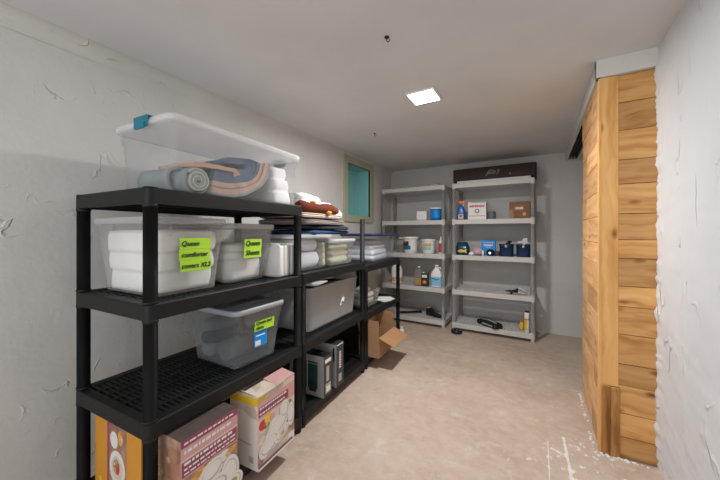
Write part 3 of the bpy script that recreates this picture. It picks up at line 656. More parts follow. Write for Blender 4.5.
plate(m, 0.055, 0.18, 0.035, 0.026, y-0.0008, None, 0.3); plate(m, 0.10, 0.045, 0.05, 0.04, y-0.0025, 7, 0.2); plate(m, -0.09, 0.06, 0.045, 0.03, y-0.0026, 8, 0.2); disc(m, -0.07, 0.185, 0.045, 0.014, y-0.003, 8, 0.5); disc(m, 0.09, 0.19, 0.03, 0.012, y-0.003, 8, 0.3)
# near end: brown print with a bowl
x = -W_/2
def endpoly(pts, mi, e): m.poly([(x-e, p[0], p[1]) for p in pts][::-1], mi)
def enddisc(cy_, cz_, ry, rz, mi, e, n=18): m.poly([(x-e, cy_+ry*math.cos(-2*PI*i/n), cz_+rz*math.sin(-2*PI*i/n)) for i in range(n)], mi)
enddisc(-0.01, 0.12, 0.07, 0.05, 5, 0.0004); enddisc(-0.01, 0.125, 0.05, 0.033, 8, 0.0006); enddisc(0.04, 0.21, 0.03, 0.025, 7, 0.0005)
m.build('carton_body', CM, t)
# right carton, opened top flaps
t = thing('carton', 'white and pink tableware carton with torn open flaps, bottom shelf', 'box', U(1, 0.555, 0.0, Z4), TH+R(1), 'tableware cartons')
W_, D_, H_ = 0.265, 0.18, 0.345
m = M(); m.box(-W_/2, W_/2, -D_/2, D_/2, 0, H_, (10, 12, 3, 3, 3, 3)); y = -D_/2
rect(m, -W_/2, W_/2, 0, H_, y-0.0003, 3); rect(m, -0.02, W_/2, 0.05, 0.17, y-0.0004, 2); rect(m, -W_/2, -0.03, 0.02, 0.07, y-0.0004, 2)
rect(m, -W_/2, W_/2, H_-0.11, H_-0.03, y-0.0005, 0); rect(m, -W_/2+0.006, W_/2-0.05, H_-0.10, H_-0.055, y-0.0007, 1)
for (zz_, hh) in ((H_-0.068, 0.009), (H_-0.092, 0.008)):
    x = -W_/2+0.012
    while x < W_/2-0.075:
        l_ = random.uniform(0.008, 0.024); rect(m, x, x+l_, zz_, zz_+hh, y-0.001, 9); x += l_+0.005
rect(m, -W_/2, -W_/2+0.05, H_-0.028, H_, y-0.0006, 4)
disc(m, -0.10, 0.20, 0.026, 0.024, y-0.0008, 11); disc(m, -0.065, 0.215, 0.024, 0.022, y-0.001, 4); disc(m, -0.035, 0.205, 0.018, 0.018, y-0.001, 0); disc(m, -0.075, 0.185, 0.02, 0.014, y-0.0012, 7)
plate(m, 0.0, 0.14, 0.09, 0.045, y-0.0015, None, 0.35); plate(m, -0.06, 0.085, 0.07, 0.045, y-0.003, None, 0.3); plate(m, 0.05, 0.20, 0.035, 0.045, y-0.002); plate(m, 0.10, 0.15, 0.026, 0.06, y-0.003); plate(m, -0.02, 0.175, 0.035, 0.02, y-0.001, None, 0.3); plate(m, 0.03, 0.09, 0.055, 0.03, y-0.0035, 3, 0.4); disc(m, 0.09, 0.215, 0.02, 0.015, y-0.0008, 7); disc(m, -0.05, 0.03, 0.06, 0.02, y-0.0036, 6, 0.2)
para(m, -W_/2, W_/2-0.02, 0.012, 0.022, y-0.005, 1, 0.0); rect(m, -W_/2, W_/2, 0.0, 0.01, y-0.0052, 9)
x = -W_/2
endpoly([(-D_/2, 0), (D_/2, 0), (D_/2, 0.24), (-D_/2, 0.24)], 5, 0.0003); endpoly([(-D_/2, 0.30), (D_/2, 0.30), (D_/2, 0.335), (-D_/2, 0.335)], 4, 0.0004)
enddisc(0.02, 0.235, 0.06, 0.03, 5, 0.0006); endpoly([(-0.05, 0.115), (D_/2, 0.125), (D_/2, 0.118), (-0.05, 0.108)], 6, 0.0008)
endpoly([(-0.065, 0.03), (-0.035, 0.03), (-0.035, 0.06), (-0.065, 0.06)], 6, 0.0008)
m.build('carton_body', CM, t)
m = M(); X = Matrix.Translation((0, -D_/2, H_)) @ Matrix.Rotation(R(9), 4, 'X')
m.box(-0.01, W_/2, -0.002, 0.085, 0.001, 0.004, 0, X=X); m.build('flap', PINK, t)
m = M(); X = Matrix.Translation((0, -D_/2, H_)) @ Matrix.Rotation(R(4), 4, 'X'); m.box(-W_/2-0.004, 0.05, -0.01, 0.11, 0.002, 0.005, 0, X=X); m.build('flap', CREAM, t)
m = M(); X = Matrix.Translation((0, D_/2, H_)) @ Matrix.Rotation(R(-4), 4, 'X'); m.box(-W_/2, W_/2, -0.10, 0.002, 0.003, 0.006, 0, X=X); m.build('flap', CARDD, t)
# orange-yellow carton behind
t = thing('carton', 'orange and yellow printed carton behind the near post, bottom shelf', 'box', U(1, 0.20, 0.305, Z4), TH, 'tableware cartons')
W_, D_, H_ = 0.31, 0.36, 0.33
m = M(); m.box(-W_/2, W_/2, -D_/2, D_/2, 0, H_, (10, 12, 12, 12, 12, 12)); x = -W_/2
endpoly([(-0.075, 0), (0.06, 0), (0.06, H_), (-0.075, H_)], 2, 0.0004); endpoly([(0.06, 0), (0.075, 0), (0.075, H_), (0.06, H_)], 1, 0.0005)
enddisc(-0.005, 0.14, 0.06, 0.072, 5, 0.0008); enddisc(-0.005, 0.14, 0.043, 0.05, 3, 0.001); enddisc(0.0, 0.145, 0.026, 0.032, 7, 0.0012); enddisc(-0.01, 0.135, 0.012, 0.02, 11, 0.0014)
enddisc(0.0, 0.04, 0.05, 0.04, 5, 0.0008); enddisc(0.02, 0.25, 0.03, 0.035, 5, 0.0008); enddisc(-0.03, 0.27, 0.02, 0.03, 8, 0.001); enddisc(0.13, 0.05, 0.012, 0.014, 4, 0.001)
m.build('carton_body', CM, t)

# ================================================================== middle unit
ZM = 0.9552
t = thing('storage_tote', 'clear tote stuffed with white pillows under the clothes pile', 'storage bin', U(2, 0.225, 0.30, ZM), TH)
tote_body(0.41, 0.47, 0.225, CLR, t, taper=0.88, ribs=False)
tote_lid(0.41, 0.47, 0.227, CLRLID, t, th=0.010)
soft('pillow', 'lower white pillow in the tote under the clothes pile', 'pillow', U(2, 0.208, 0.295, ZM+0.0075), TH, 0.30, 0.37, (0.105,), [COTB], amp=0.006, seed=14, r=0.05, puff=0.014, group='white pillows in the tote')
soft('pillow', 'upper white pillow in the tote under the clothes pile', 'pillow', U(2, 0.208, 0.295, ZM+0.124), TH, 0.29, 0.35, (0.078,), [COTB], amp=0.005, seed=17, r=0.05, puff=0.014, group='white pillows in the tote')
soft('folded_cloth', 'cream folded cloth beside the pillows under the clothes pile', 'cloth', U(2, 0.381, 0.22, ZM+0.0085), TH, 0.028, 0.24, (0.045, 0.045, 0.045, 0.03), [CREAMF], amp=0.002, seed=20, r=0.012, puff=0.003)
t = thing('storage_tote', 'clear tote with cream cloth standing behind the tall post', 'storage bin', U(2, 0.645, 0.30, ZM), TH)
tote_body(0.37, 0.45, 0.19, CLRM, t, taper=0.90, ribs=False); tote_lid(0.37, 0.45, 0.192, CLRLID, t, th=0.010)
soft('folded_cloth', 'cream folded cloth inside the tote behind the tall post', 'cloth', U(2, 0.645, 0.30, ZM+0.0075), TH, 0.29, 0.36, (0.05, 0.05, 0.04), [CREAMF], amp=0.006, seed=21)
# clothes pile on the lid
zc = ZM+0.227+0.011
g = 'folded clothes piled on the pillow tote'
def garment(lab, name, cat, s_, t_, wd, dp, hts, mats, seed, dz, rot=0, amp=0.010, **kw):
    global zc
    o = soft(name, lab, cat, U(2, s_, t_, zc), TH+R(rot), wd, dp, hts, mats, g, amp=amp, seed=seed, **kw); zc += dz; return o
garment('dark blue folded garment at the bottom of the clothes pile', 'folded_garment', 'clothes', 0.44, 0.27, 0.64, 0.42, (0.022,), [DENIM], 31, 0.036, 2, r=0.1)
garment('charcoal folded garment just above the dark blue one in the pile', 'folded_garment', 'clothes', 0.41, 0.27, 0.64, 0.42, (0.020,), [CHAR], 33, 0.033, -4, r=0.1)
garment('grey and tan layered garment in the middle of the clothes pile', 'folded_garment', 'clothes', 0.37, 0.27, 0.62, 0.43, (0.011, 0.011, 0.011), [GCLO, TAN, GCLO], 35, 0.046, 4, r=0.08)
garment('white and tan striped cloth below the rust red roll', 'folded_garment', 'clothes', 0.33, 0.26, 0.56, 0.41, (0.011, 0.011, 0.011), [TAN, COT, TAN], 37, 0.044, -4, r=0.08)
zc -= 0.008
# rust red rolled fleece
m = M(); pth = []; rr = []
for i in range(15):
    q = i/14; pth.append((-0.22+0.44*q, 0.012*math.sin(q*7), 0.045-0.012*q+0.004*math.sin(q*11))); rr.append(0.037*(0.6+0.4*min(1, 6*min(q, 1-q)+0.4)) if 0 < i < 14 else 0.024)
m.tube(pth, rr, 16); m.jitter(0.008, 13, 3); lo = min(p[2] for p in m.v); m.v = [(p[0], p[1], p[2]-lo) for p in m.v]
tag(m.build('rolled_fleece', RUST, None, U(2, 0.30, 0.095, zc-0.004), TH-R(4)), 'rust red rolled fleece on top of the clothes pile', 'clothes', g)
soft('folded_garment', 'white cloth with orange bits heaped behind the rust red roll', 'clothes', U(2, 0.50, 0.305, zc+0.001), TH+R(1), 0.56, 0.30, (0.05, 0.05, 0.045), [COT, COT, COT], g, amp=0.016, seed=41, sizes=(1, 0.80, 0.5), puff=0.006, lean=0.75)
for (s_, t_, dz, sz, lab) in ((0.26, 0.115, 0.080, 0.022, 'orange cloth flower resting above the rust red roll'), (0.36, 0.045, 0.008, 0.022, 'orange cloth flower tucked under the rust red roll')):
    m = M(); m.lathe([(0.004, -0.012), (sz*0.7, -0.008), (sz, 0.0), (sz*0.7, 0.009), (0.004, 0.012)], 14); m.jitter(0.008, 40, s_*30)
    o = m.build('cloth_flower', pm('orange cloth', (0.8, 0.28, 0.02), 0.9), None, U(2, s_, t_, zc+dz), TH); tag(o, lab, 'cloth flower', 'orange cloth flowers')

# grey open tote on tier 3
ZM3 = 0.5252
t = thing('storage_tote', 'large grey translucent open tote with white animal sticker', 'storage bin', U(2, 0.505, 0.280, ZM3), TH)
tote_body(0.74, 0.43, 0.305, CLRGG, t, taper=0.88, r=0.05, ribs=False)
for s_ in (-1, 1): M().box(s_*0.371-0.004, s_*0.371+0.004, -0.06, 0.06, 0.262, 0.29).build('handle', CLRM, t)
# sticker: small leaping animal with antlers, front side
m = M(); yf = -0.2165
def stk(pts): m.poly([(0.10+a*0.045, yf, 0.165+c*0.045) for a, c in pts])
stk([(-0.9, -1.3), (-0.1, -0.9), (0.5, -1.2), (0.75, -0.4), (0.45, 0.2), (0.1, -0.1), (-0.3, -0.6)])
stk([(0.1, -0.1), (0.45, 0.2), (0.9, 1.3), (0.7, 1.35), (0.35, 0.5)])
stk([(0.05, 0.0), (0.25, 0.2), (0.15, 1.3), (-0.1, 1.25), (0.05, 0.7)]); stk([(-0.1, 1.25), (0.15, 1.3), (-0.6, 1.45), (-0.8, 1.2)])
stk([(0.1, 0.55), (0.05, 0.75), (-0.45, 0.85), (-0.5, 0.7)])
stk([(-0.9, -1.3), (-0.3, -1.15), (-0.5, -1.5), (-1.0, -1.6)])
o = m.build('sticker', PAPER, t); o['label'] = 'white antlered animal sticker'; o.rotation_euler = (R(-4.0), 0, 0); o.location = (0, 0.004, 0)
soft('folded_garment', 'dark folded jacket filling the grey open tote', 'clothes', U(2, 0.505, 0.280, ZM3+0.008), TH, 0.56, 0.33, (0.07, 0.07, 0.07, 0.06), [GCLO, CHAR, GCLO, CHAR], 'clothes in the grey open tote', amp=0.012, seed=51, sizes=(1, 1.02, 1.03, 0.98))
soft('folded_garment', 'white cloth lying on the dark jacket in the grey open tote', 'clothes', U(2, 0.40, 0.20, ZM3+0.292), TH+R(15), 0.26, 0.14, (0.02,), [COT], 'clothes in the grey open tote', amp=0.012, seed=53)
soft('folded_garment', 'small tan cloth on the dark jacket in the grey open tote', 'clothes', U(2, 0.62, 0.26, ZM3+0.292), TH-R(20), 0.16, 0.10, (0.02,), [TAN], 'clothes in the grey open tote', amp=0.010, seed=54)
# lidded tote behind, partly seen through gap of near unit end -> electronics cartons on bottom
EM = [SILV, DKGR, DKGREEN, PAPER, BPL]
t = thing('carton', 'grey appliance carton with green picture, nearer of two under grey tote', 'box', U(2, 0.243, 0.125, Z4), TH, 'grey appliance cartons')
m = M(); W_, D_, H_ = 0.095, 0.29, 0.275
m.box(-W_/2, W_/2, -D_/2, D_/2, 0, H_, (1, 4, 1, 1, 0, 0)); y = -D_/2; x = -W_/2
rect(m, -W_/2+0.014, W_/2-0.006, H_-0.05, H_-0.025, y-0.0005, 3); rect(m, -W_/2+0.03, W_/2-0.03, 0.10, 0.20, y-0.0005, 0); rect(m, -W_/2+0.03, W_/2-0.02, 0.03, 0.065, y-0.0005, 3); rect(m, -W_/2+0.02, W_/2-0.01, 0.02, 0.085, y-0.0003, 0)
endpoly([(-D_/2+0.05, 0.05), (D_/2-0.03, 0.05), (D_/2-0.03, 0.215), (-D_/2+0.05, 0.215)], 2, 0.0005)
endpoly([(-0.012, 0.05), (-0.006, 0.05), (-0.006, 0.24), (-0.012, 0.24)], 3, 0.0008); endpoly([(-D_/2+0.05, 0.22), (D_/2-0.03, 0.22), (D_/2-0.03, 0.232), (-D_/2+0.05, 0.232)], 1, 0.0005)
endpoly([(-D_/2+0.06, 0.03), (-D_/2+0.12, 0.03), (-D_/2+0.12, 0.10), (-D_/2+0.06, 0.10)], 1, 0.001)
m.build('carton_body', EM, t)
m = M(); m.box(-0.03, 0.02, -0.12, -0.06, H_, H_+0.012).box(-0.035, 0.03, -0.03, 0.05, H_, H_+0.008); m.build('packing_insert', BPL, t, bevel=0.003)
t = thing('carton', 'dark grey appliance carton with white lettering, farther of two under grey tote', 'box', U(2, 0.405, 0.115, Z4), TH, 'grey appliance cartons')
m = M(); W_, D_, H_ = 0.10, 0.27, 0.305
m.box(-W_/2, W_/2, -D_/2, D_/2, 0, H_, (1, 1, 1, 1, 0, 0)); y = -D_/2; x = -W_/2
rect(m, -W_/2+0.03, W_/2-0.03, 0.03, 0.085, y-0.0005, 0); rect(m, -W_/2+0.006, W_/2-0.006, H_-0.012, H_-0.004, y-0.0005, 3)
endpoly([(-D_/2+0.015, 0.18), (-D_/2+0.03, 0.18), (-D_/2+0.03, 0.28), (-D_/2+0.015, 0.28)], 1, 0.0005)
for i in range(7): rect(m, -0.012, 0.014, 0.125+i*0.018, 0.137+i*0.018, y-0.0005, 3)
m.build('carton_body', EM, t)

# ================================================================== far black unit
Z6 = 0.9202
t = thing('storage_tote', 'clear tote with violet blue lid on the farthest black shelf unit', 'storage bin', U(3, 0.565, 0.245, Z6), TH)
tote_body(0.60, 0.39, 0.265, CLR, t, taper=0.92, ribs=False); tote_lid(0.60, 0.39, 0.267, PURP, t, th=0.014)
soft('folded_comforter', 'white folded bedding inside the violet-lidded tote', 'bedding', U(3, 0.505, 0.245, Z6+0.0085), TH, 0.39, 0.31, (0.05, 0.055, 0.05, 0.045), [COTB], amp=0.012, seed=61, sizes=(1, 1, 0.93, 0.8))
soft('folded_cloth', 'light blue cloth in the bottom corner of the violet-lidded tote', 'cloth', U(3, 0.772, 0.19, Z6+0.0085), TH, 0.11, 0.20, (0.035,), [pm('light blue cloth', (0.10, 0.42, 0.55), 0.9)], amp=0.004, seed=62)
Z7 = 0.4952
t = thing('storage_basket', 'small white open basket on the farthest black shelf unit', 'basket', U(3, 0.30, 0.19, Z7), TH)
tote_body(0.34, 0.24, 0.15, CLRM, t, taper=0.80, r=0.02, ribs=False)
soft('folded_cloth', 'white cloth heaped in the small white basket', 'cloth', U(3, 0.30, 0.19, Z7+0.008), TH, 0.23, 0.15, (0.06, 0.06, 0.035), [COT], amp=0.010, seed=65, sizes=(1, 1.03, 0.8))
m = M()
for i in range(5):
    X = Matrix.Rotation(R(-12+i*9), 4, 'Z'); m.box(-0.10, 0.10, -0.07, 0.07, 0.001+i*0.003, 0.0025+i*0.003, X=X)
tag(m.build('papers', PAPER, None, U(3, 0.60, 0.08, Z7), TH), 'loose white papers beside the small white basket', 'papers')
soft('folded_garment', 'black cloth behind the loose papers on the farthest black unit', 'clothes', U(3, 0.68, 0.32, Z7), TH, 0.28, 0.22, (0.03,), [CHAR], amp=0.006, seed=67)
# open carton
t = thing('carton', 'open brown cardboard carton with flap folded out towards the floor', 'box', U(3, 0.238, 0.005, Z4), TH)
W_, D_, H_, tk = 0.375, 0.20, 0.18, 0.004
m = M(); m.box(-W_/2, W_/2, -D_/2, D_/2, 0, tk).box(-W_/2, W_/2, -D_/2, -D_/2+tk, tk, H_).box(-W_/2, W_/2, D_/2-tk, D_/2, tk, H_).box(-W_/2, -W_/2+tk, -D_/2+tk, D_/2-tk, tk, H_).box(W_/2-tk, W_/2, -D_/2+tk, D_/2-tk, tk, H_)
m.build('carton_body', CARD, t)
M().box(-W_/2, -W_/2+tk, -D_/2+0.003, D_/2-0.06, H_, H_+0.145).build('flap', CARD, t)
m = M(); X = Matrix.Translation((W_/2, 0, H_)) @ Matrix.Rotation(R(-7), 4, 'Y'); m.box(-tk, 0, -D_/2+0.004, D_/2-0.004, 0, 0.155, X=X); m.build('flap', CARD, t)
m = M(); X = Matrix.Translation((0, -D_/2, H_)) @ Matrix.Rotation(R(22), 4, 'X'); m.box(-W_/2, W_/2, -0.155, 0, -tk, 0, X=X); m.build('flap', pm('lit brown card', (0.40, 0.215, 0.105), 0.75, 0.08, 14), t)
m = M(); X = Matrix.Translation((0, D_/2, H_)) @ Matrix.Rotation(R(-15), 4, 'X'); m.box(-W_/2+0.02, W_/2-0.02, -tk, 0, 0, 0.15, X=X); m.build('flap', CARD, t)
# bottle on the floor behind
def bottle(name, label, cat, loc, rot, prof, bm, capprof=None, cm=None, band=None, bandm=None, group=None, n=20, handle=None, rect_=None):
    """prof (r,z) body; capprof cap; band (z0,z1,r) label wrap"""
    t = thing(name, label, cat, loc, rot, group)
    if rect_:
        k = rect_; M().rl([(2*r_, 2*r_*k, min(r_*k, r_)*0.7, z) for r_, z in prof], n=5).build('body', bm, t)
        if band:
            z0, z1, r_ = band; M().rl([(2*r_, 2*r_*k, r_*k*0.7, z0), (2*r_, 2*r_*k, r_*k*0.7, z1)], n=5, cap0=False, cap1=False).build('label', bandm, t)
    else:
        M().lathe(prof, n).build('body', bm, t)
        if band:
            z0, z1, r_ = band; M().loft([[(r_*math.cos(a*2*PI/n), r_*math.sin(a*2*PI/n), z) for a in range(n)] for z in (z0, z1)], cap0=False, cap1=False).build('label', bandm, t)
    if capprof: M().lathe(capprof, 16).build('cap', cm, t)
    if handle: M().tube(handle, 0.008, 8).build('handle', bm, t)
    return t
bottle('bottle', 'small white bottle with blue label on the floor behind the black post', 'bottle', (-1.365, 3.285, 0), 0, [(0.024, 0), (0.027, 0.008), (0.027, 0.08), (0.014, 0.10)], WPL, [(0.016, 0.099), (0.016, 0.118)], WPL, (0.03, 0.06, 0.0274), BLUE)

# ================================================================== LEFT grey unit contents  (front at GY)
def LG(x, y, k): return (x, y, GT[k]+0.0002)
# top: long dark strip of foam with a pale end
m = M(); m.rl([(0.62, 0.10, 0.02, 0), (0.62, 0.10, 0.02, 0.014), (0.60, 0.08, 0.02, 0.018)]); tag(m.build('foam_strip', DKGR, None, LG(-1.44, GY+0.16, 0), R(2)), 'flat dark strip lying on top of the left grey shelf unit', 'strip')
m = M(); m.rl([(0.13, 0.06, 0.02, 0), (0.12, 0.05, 0.02, 0.028)]); m.jitter(0.004, 20, 2); lo = min(p[2] for p in m.v); m.v = [(p[0], p[1], p[2]-lo) for p in m.v]
tag(m.build('rag', TAN, None, LG(-1.16, GY+0.06, 0), 0), 'small pale rag on top of the left grey shelf unit', 'rag')
def pbox(name, label, cat, loc, rot, W_, D_, H_, mats, art=None, group=None, bev=0.0):
    """printed box; art(m) adds front printing"""
    t = thing(name, label, cat, loc, rot, group)
    m = M(); m.box(-W_/2, W_/2, -D_/2, D_/2, 0, H_); m.build('box_body', mats[0], t, bevel=bev or 0.002)
    if art:
        m = M(); art(m, -D_/2-0.0008, W_, H_); m.build('print', mats[1:], t)
    return t
def dashes(m, y, x0, x1, z, h, mi, lo=0.006, hi=0.02):
    x = x0
    while x < x1-0.004:
        l_ = random.uniform(lo, hi); rect(m, x, min(x+l_, x1), z, z+h, y, mi); x += l_+0.004
pbox('small_box', 'plain small white box beside the blue tub', 'box', LG(-1.325, GY+0.09, 1), 0, 0.135, 0.09, 0.125, [PAPER, CREAM], lambda m, y, W_, H_: rect(m, -W_/2, W_/2, 0.0, 0.018, y, 0))
def tub(name, label, loc, r, h, bm, lm, bandm, art=None, group=None):
    t = thing(name, label, 'tub', loc, 0, group)
    M().lathe([(r*0.86, 0), (r*0.9, 0.004), (r*0.98, h*0.9), (r, h*0.9+0.002)], 24).build('body', bm, t)
    M().lathe([(r*1.03, h*0.88), (r*1.04, h*0.9), (r*1.04, h*0.985), (r*0.98, h), (r*0.9, h), (r*0.88, h-0.006), (0.01, h-0.006)], 24).build('lid', lm, t)
    if bandm is not None:
        m = M(); n = 14; z0, z1 = h*0.18, h*0.78
        for i in range(n):
            a0 = R(-90-62+124*i/n); a1 = R(-90-62+124*(i+1)/n)
            q0 = r*(0.90+0.08*0.2)+0.0012; q1 = r*(0.9+0.08*0.86)+0.0012
            m.poly([(q0*math.cos(a0), q0*math.sin(a0), z0), (q0*math.cos(a1), q0*math.sin(a1), z0), (q1*math.cos(a1), q1*math.sin(a1), z1), (q1*math.cos(a0), q1*math.sin(a0), z1)])
        lb = m.build('label', bandm, t)
        if art: art(lb, r, h)
    m = M(); pts = [(r*1.02*math.cos(R(a)), -r*1.02*abs(math.sin(R(a)))*0.9, h*0.78-0.045*math.sin(R(a))) for a in range(0, 181, 15)]
    m.tube(pts, 0.0018, 6); m.build('handle', CHROME if bm is WPL else bm, t)
    return t
tub('tub', 'blue plastic tub with white lid on the left grey shelf', LG(-1.145, GY+0.10, 1), 0.078, 0.165, BLUE, WPL, BRBLUE)
def patch(lb, mat, r, z0, z1, a0, a1, name='print', off=0.003):
    m = M(); n = 8
    for i in range(n):
        p0 = R(-90+a0+(a1-a0)*i/n); p1 = R(-90+a0+(a1-a0)*(i+1)/n); q = r+off
        m.poly([(q*math.cos(p0), q*math.sin(p0), z0), (q*math.cos(p1), q*math.sin(p1), z0), (q*math.cos(p1), q*math.sin(p1), z1), (q*math.cos(p0), q*math.sin(p0), z1)])
    return m.build(name, mat, lb)
tub('tub', 'larger white tub with dark and teal label on the left grey shelf', LG(-1.50, GY+0.11, 2), 0.102, 0.22, WPL, WPL, PAPER,
    lambda lb, r, h: (patch(lb, DKGR, r*0.97, 0.10, 0.16, -50, 5), patch(lb, TEAL, r*0.96, 0.05, 0.10, -50, 20), patch(lb, RED, r*0.975, 0.135, 0.155, -35, -15, off=0.0036)))
tub('tub', 'smaller white tub with orange and teal label on the left grey shelf', LG(-1.245, GY+0.10, 2), 0.088, 0.19, WPL, WPL, PAPER,
    lambda lb, r, h: (patch(lb, FOODP, r*0.97, 0.10, 0.135, -38, 38), patch(lb, pm('aqua print', (0.25, 0.5, 0.55)), r*0.96, 0.05, 0.09, -38, 38)))
bottle('canister', 'clear plastic canister behind the larger white tub', 'canister', LG(-1.66, GY+0.20, 2), 0, [(0.06, 0), (0.062, 0.01), (0.062, 0.17), (0.05, 0.19)], AMBER, [(0.052, 0.19), (0.052, 0.21)], WPL)
bottle('spray_bottle', 'red and white bottle beside the smaller white tub', 'bottle', LG(-1.075, GY+0.08, 2), 0, [(0.030, 0), (0.033, 0.008), (0.033, 0.15), (0.014, 0.185), (0.012, 0.205)], WPL, [(0.015, 0.203), (0.015, 0.225)], WPL, (0.02, 0.14, 0.0337), pm('red label', (0.5, 0.06, 0.05)))
bottle('bottle', 'clear bottle between the two white tubs', 'bottle', LG(-1.375, GY+0.20, 2), 0, [(0.035, 0), (0.037, 0.01), (0.037, 0.13), (0.015, 0.16)], AMBER, [(0.017, 0.16), (0.017, 0.18)], WPL)
# shelf 4 of left unit
k = 3
bottle('jug', 'white jug with brown and blue label beside the black post', 'jug', LG(-1.70, GY+0.10, k), 0, [(0.070, 0), (0.075, 0.01), (0.075, 0.20), (0.06, 0.235), (0.022, 0.27)], WPL, [(0.024, 0.268), (0.024, 0.295)], pm('maroon cap', (0.25, 0.02, 0.03)), (0.03, 0.085, 0.0757), FOODP, rect_=0.62)
t = thing('jug', 'clear jug with amber liquid between the white jug and dark tin', 'jug', LG(-1.385, GY+0.12, k), 0)
M().rl([(0.12, 0.09, 0.03, 0), (0.124, 0.094, 0.03, 0.012), (0.124, 0.094, 0.03, 0.15), (0.07, 0.06, 0.025, 0.20), (0.032, 0.032, 0.015, 0.215), (0.032, 0.032, 0.015, 0.235)]).build('body', AMBER, t)
M().rl([(0.112, 0.082, 0.028, 0.003), (0.116, 0.086, 0.028, 0.01), (0.116, 0.086, 0.028, 0.10)]).build('liquid', AMBL, t)
M().lathe([(0.019, 0.233), (0.019, 0.25)], 14).build('cap', WPL, t)
M().tube([(-0.045, 0, 0.17), (-0.06, 0, 0.205), (-0.03, 0, 0.228), (-0.01, 0, 0.225)], 0.008, 8).build('handle', AMBER, t)
t = thing('tin', 'dark green rectangular tin with orange and yellow picture', 'tin', LG(-1.285, GY+0.07, k), 0)
M().rl([(0.092, 0.055, 0.008, 0), (0.094, 0.057, 0.008, 0.004), (0.094, 0.057, 0.008, 0.165), (0.088, 0.05, 0.008, 0.170)]).build('body', pm('dark green tin', (0.02, 0.045, 0.02), 0.35), t)
m = M(); rect(m, -0.036, 0.036, 0.02, 0.10, -0.0295, 0); disc(m, 0.0, 0.055, 0.028, 0.025, -0.0300, 1); disc(m, 0.006, 0.062, 0.014, 0.012, -0.0304, 2); rect(m, -0.034, 0.034, 0.115, 0.15, -0.0295, 3)
m.build('label', [DKGR, ORANGE, YEL, PAPER], t); M().lathe([(0.015, 0.169), (0.015, 0.185)], 14, 0, -0.02, 0).build('cap', WPL, t)
t = bottle('jug', 'white jug with light blue label at the grey post', 'jug', LG(-1.135, GY+0.09, k), 0, [(0.070, 0), (0.075, 0.01), (0.075, 0.16), (0.06, 0.20), (0.024, 0.245), (0.02, 0.26)], WPL, [(0.022, 0.258), (0.022, 0.285)], WPL, (0.02, 0.135, 0.0757), pm('light blue label', (0.22, 0.50, 0.72)), rect_=0.62, handle=[(0.05, 0, 0.17), (0.07, 0, 0.215), (0.045, 0, 0.25), (0.018, 0, 0.25)])
m = M(); m.tube([(-0.05+0.012*i, -0.0485, 0.105+0.008*math.sin(i*0.9)) for i in range(9)], 0.004, 6); m.build('print', DENIM, t)
# bottom shelf of left unit
k = 4
m = M(); m.tube([(-0.14, 0.0, 0.016), (0.14, 0.0, 0.016)], 0.016, 12); m.tube([(0.14, 0, 0.016), (0.165, 0, 0.016)], 0.019, 12)
tag(m.build('black_tube', BPL, None, LG(-1.53, GY+0.16, k), R(38)), 'black tube lying across the lowest grey shelf', 'tube')
t = thing('hand_tool', 'black wedge-shaped tool on the lowest left grey shelf', 'tool', LG(-1.19, GY+0.19, k), R(-20))
m = M(); m.poly([(-0.11, -0.05, 0), (0.11, -0.05, 0), (0.11, -0.05, 0.018), (-0.02, -0.05, 0.035), (-0.08, -0.05, 0.09), (-0.11, -0.05, 0.09)]); m.poly([(-0.11, 0.05, 0), (0.11, 0.05, 0), (0.11, 0.05, 0.018), (-0.02, 0.05, 0.035), (-0.08, 0.05, 0.09), (-0.11, 0.05, 0.09)][::-1])
for i in range(6):
    j = (i+1) % 6; m.face((i, i+6*0+0, 11-i, 11-j, j)[1:] if False else (j, i, 11-i, 11-j))
m.build('body', BPL, t, bevel=0.004)
M().box(-0.105, -0.085, -0.03, 0.03, 0.089, 0.10).build('clip', TAN, t)

# ================================================================== RIGHT grey unit contents
# top: dark open carton lying flat, white board in front
t = thing('carton', 'wide dark brown flattened carton lying on top of the right grey unit', 'box', (-0.475, GY+0.285, GT[0]+0.0295), 0)
m = M(); m.rl([(0.92, 0.30, 0.03, 0), (0.93, 0.31, 0.03, 0.02), (0.93, 0.31, 0.03, 0.16), (0.91, 0.29, 0.03, 0.165)], n=4); m.jitter(0.004, 5, 2, (0, 1, 1)); lo = min(p[2] for p in m.v); m.v = [(p[0], p[1], p[2]-lo) for p in m.v]; m.build('carton_body', CARDD, t)
def st(m, x0, z0, x1, z1, w_=0.008):
    d = Vector((x1-x0, z1-z0)).normalized()*w_; n_ = Vector((-d.y, d.x)); m.poly([(x0-n_.x, -0.1585, z0-n_.y), (x1-n_.x, -0.1585, z1-n_.y), (x1+n_.x, -0.1585, z1+n_.y), (x0+n_.x, -0.1585, z0+n_.y)])
TAPE = pm('grey tape', (0.16, 0.15, 0.14))
m = M()
for q in ((-0.07, 0.05, -0.03, 0.12), (-0.03, 0.12, 0.03, 0.105), (0.03, 0.105, 0.06, 0.06), (-0.04, 0.085, 0.06, 0.08), (0.06, 0.06, 0.075, 0.115), (0.06, 0.12, 0.075, 0.115)): st(m, *q)
m.build('tape_strip', TAPE, t); m = M(); st(m, 0.19, 0.05, 0.20, 0.07); m.build('tape_patch', TAPE, t)
tag(M().rl([(0.80, 0.39, 0.008, 0), (0.80, 0.39, 0.008, 0.026)]).build('white_board', TRIM, None, (-0.465, GY+0.225, GT[0]+0.0023), 0), 'flat white board under the dark carton on the right grey unit', 'board')
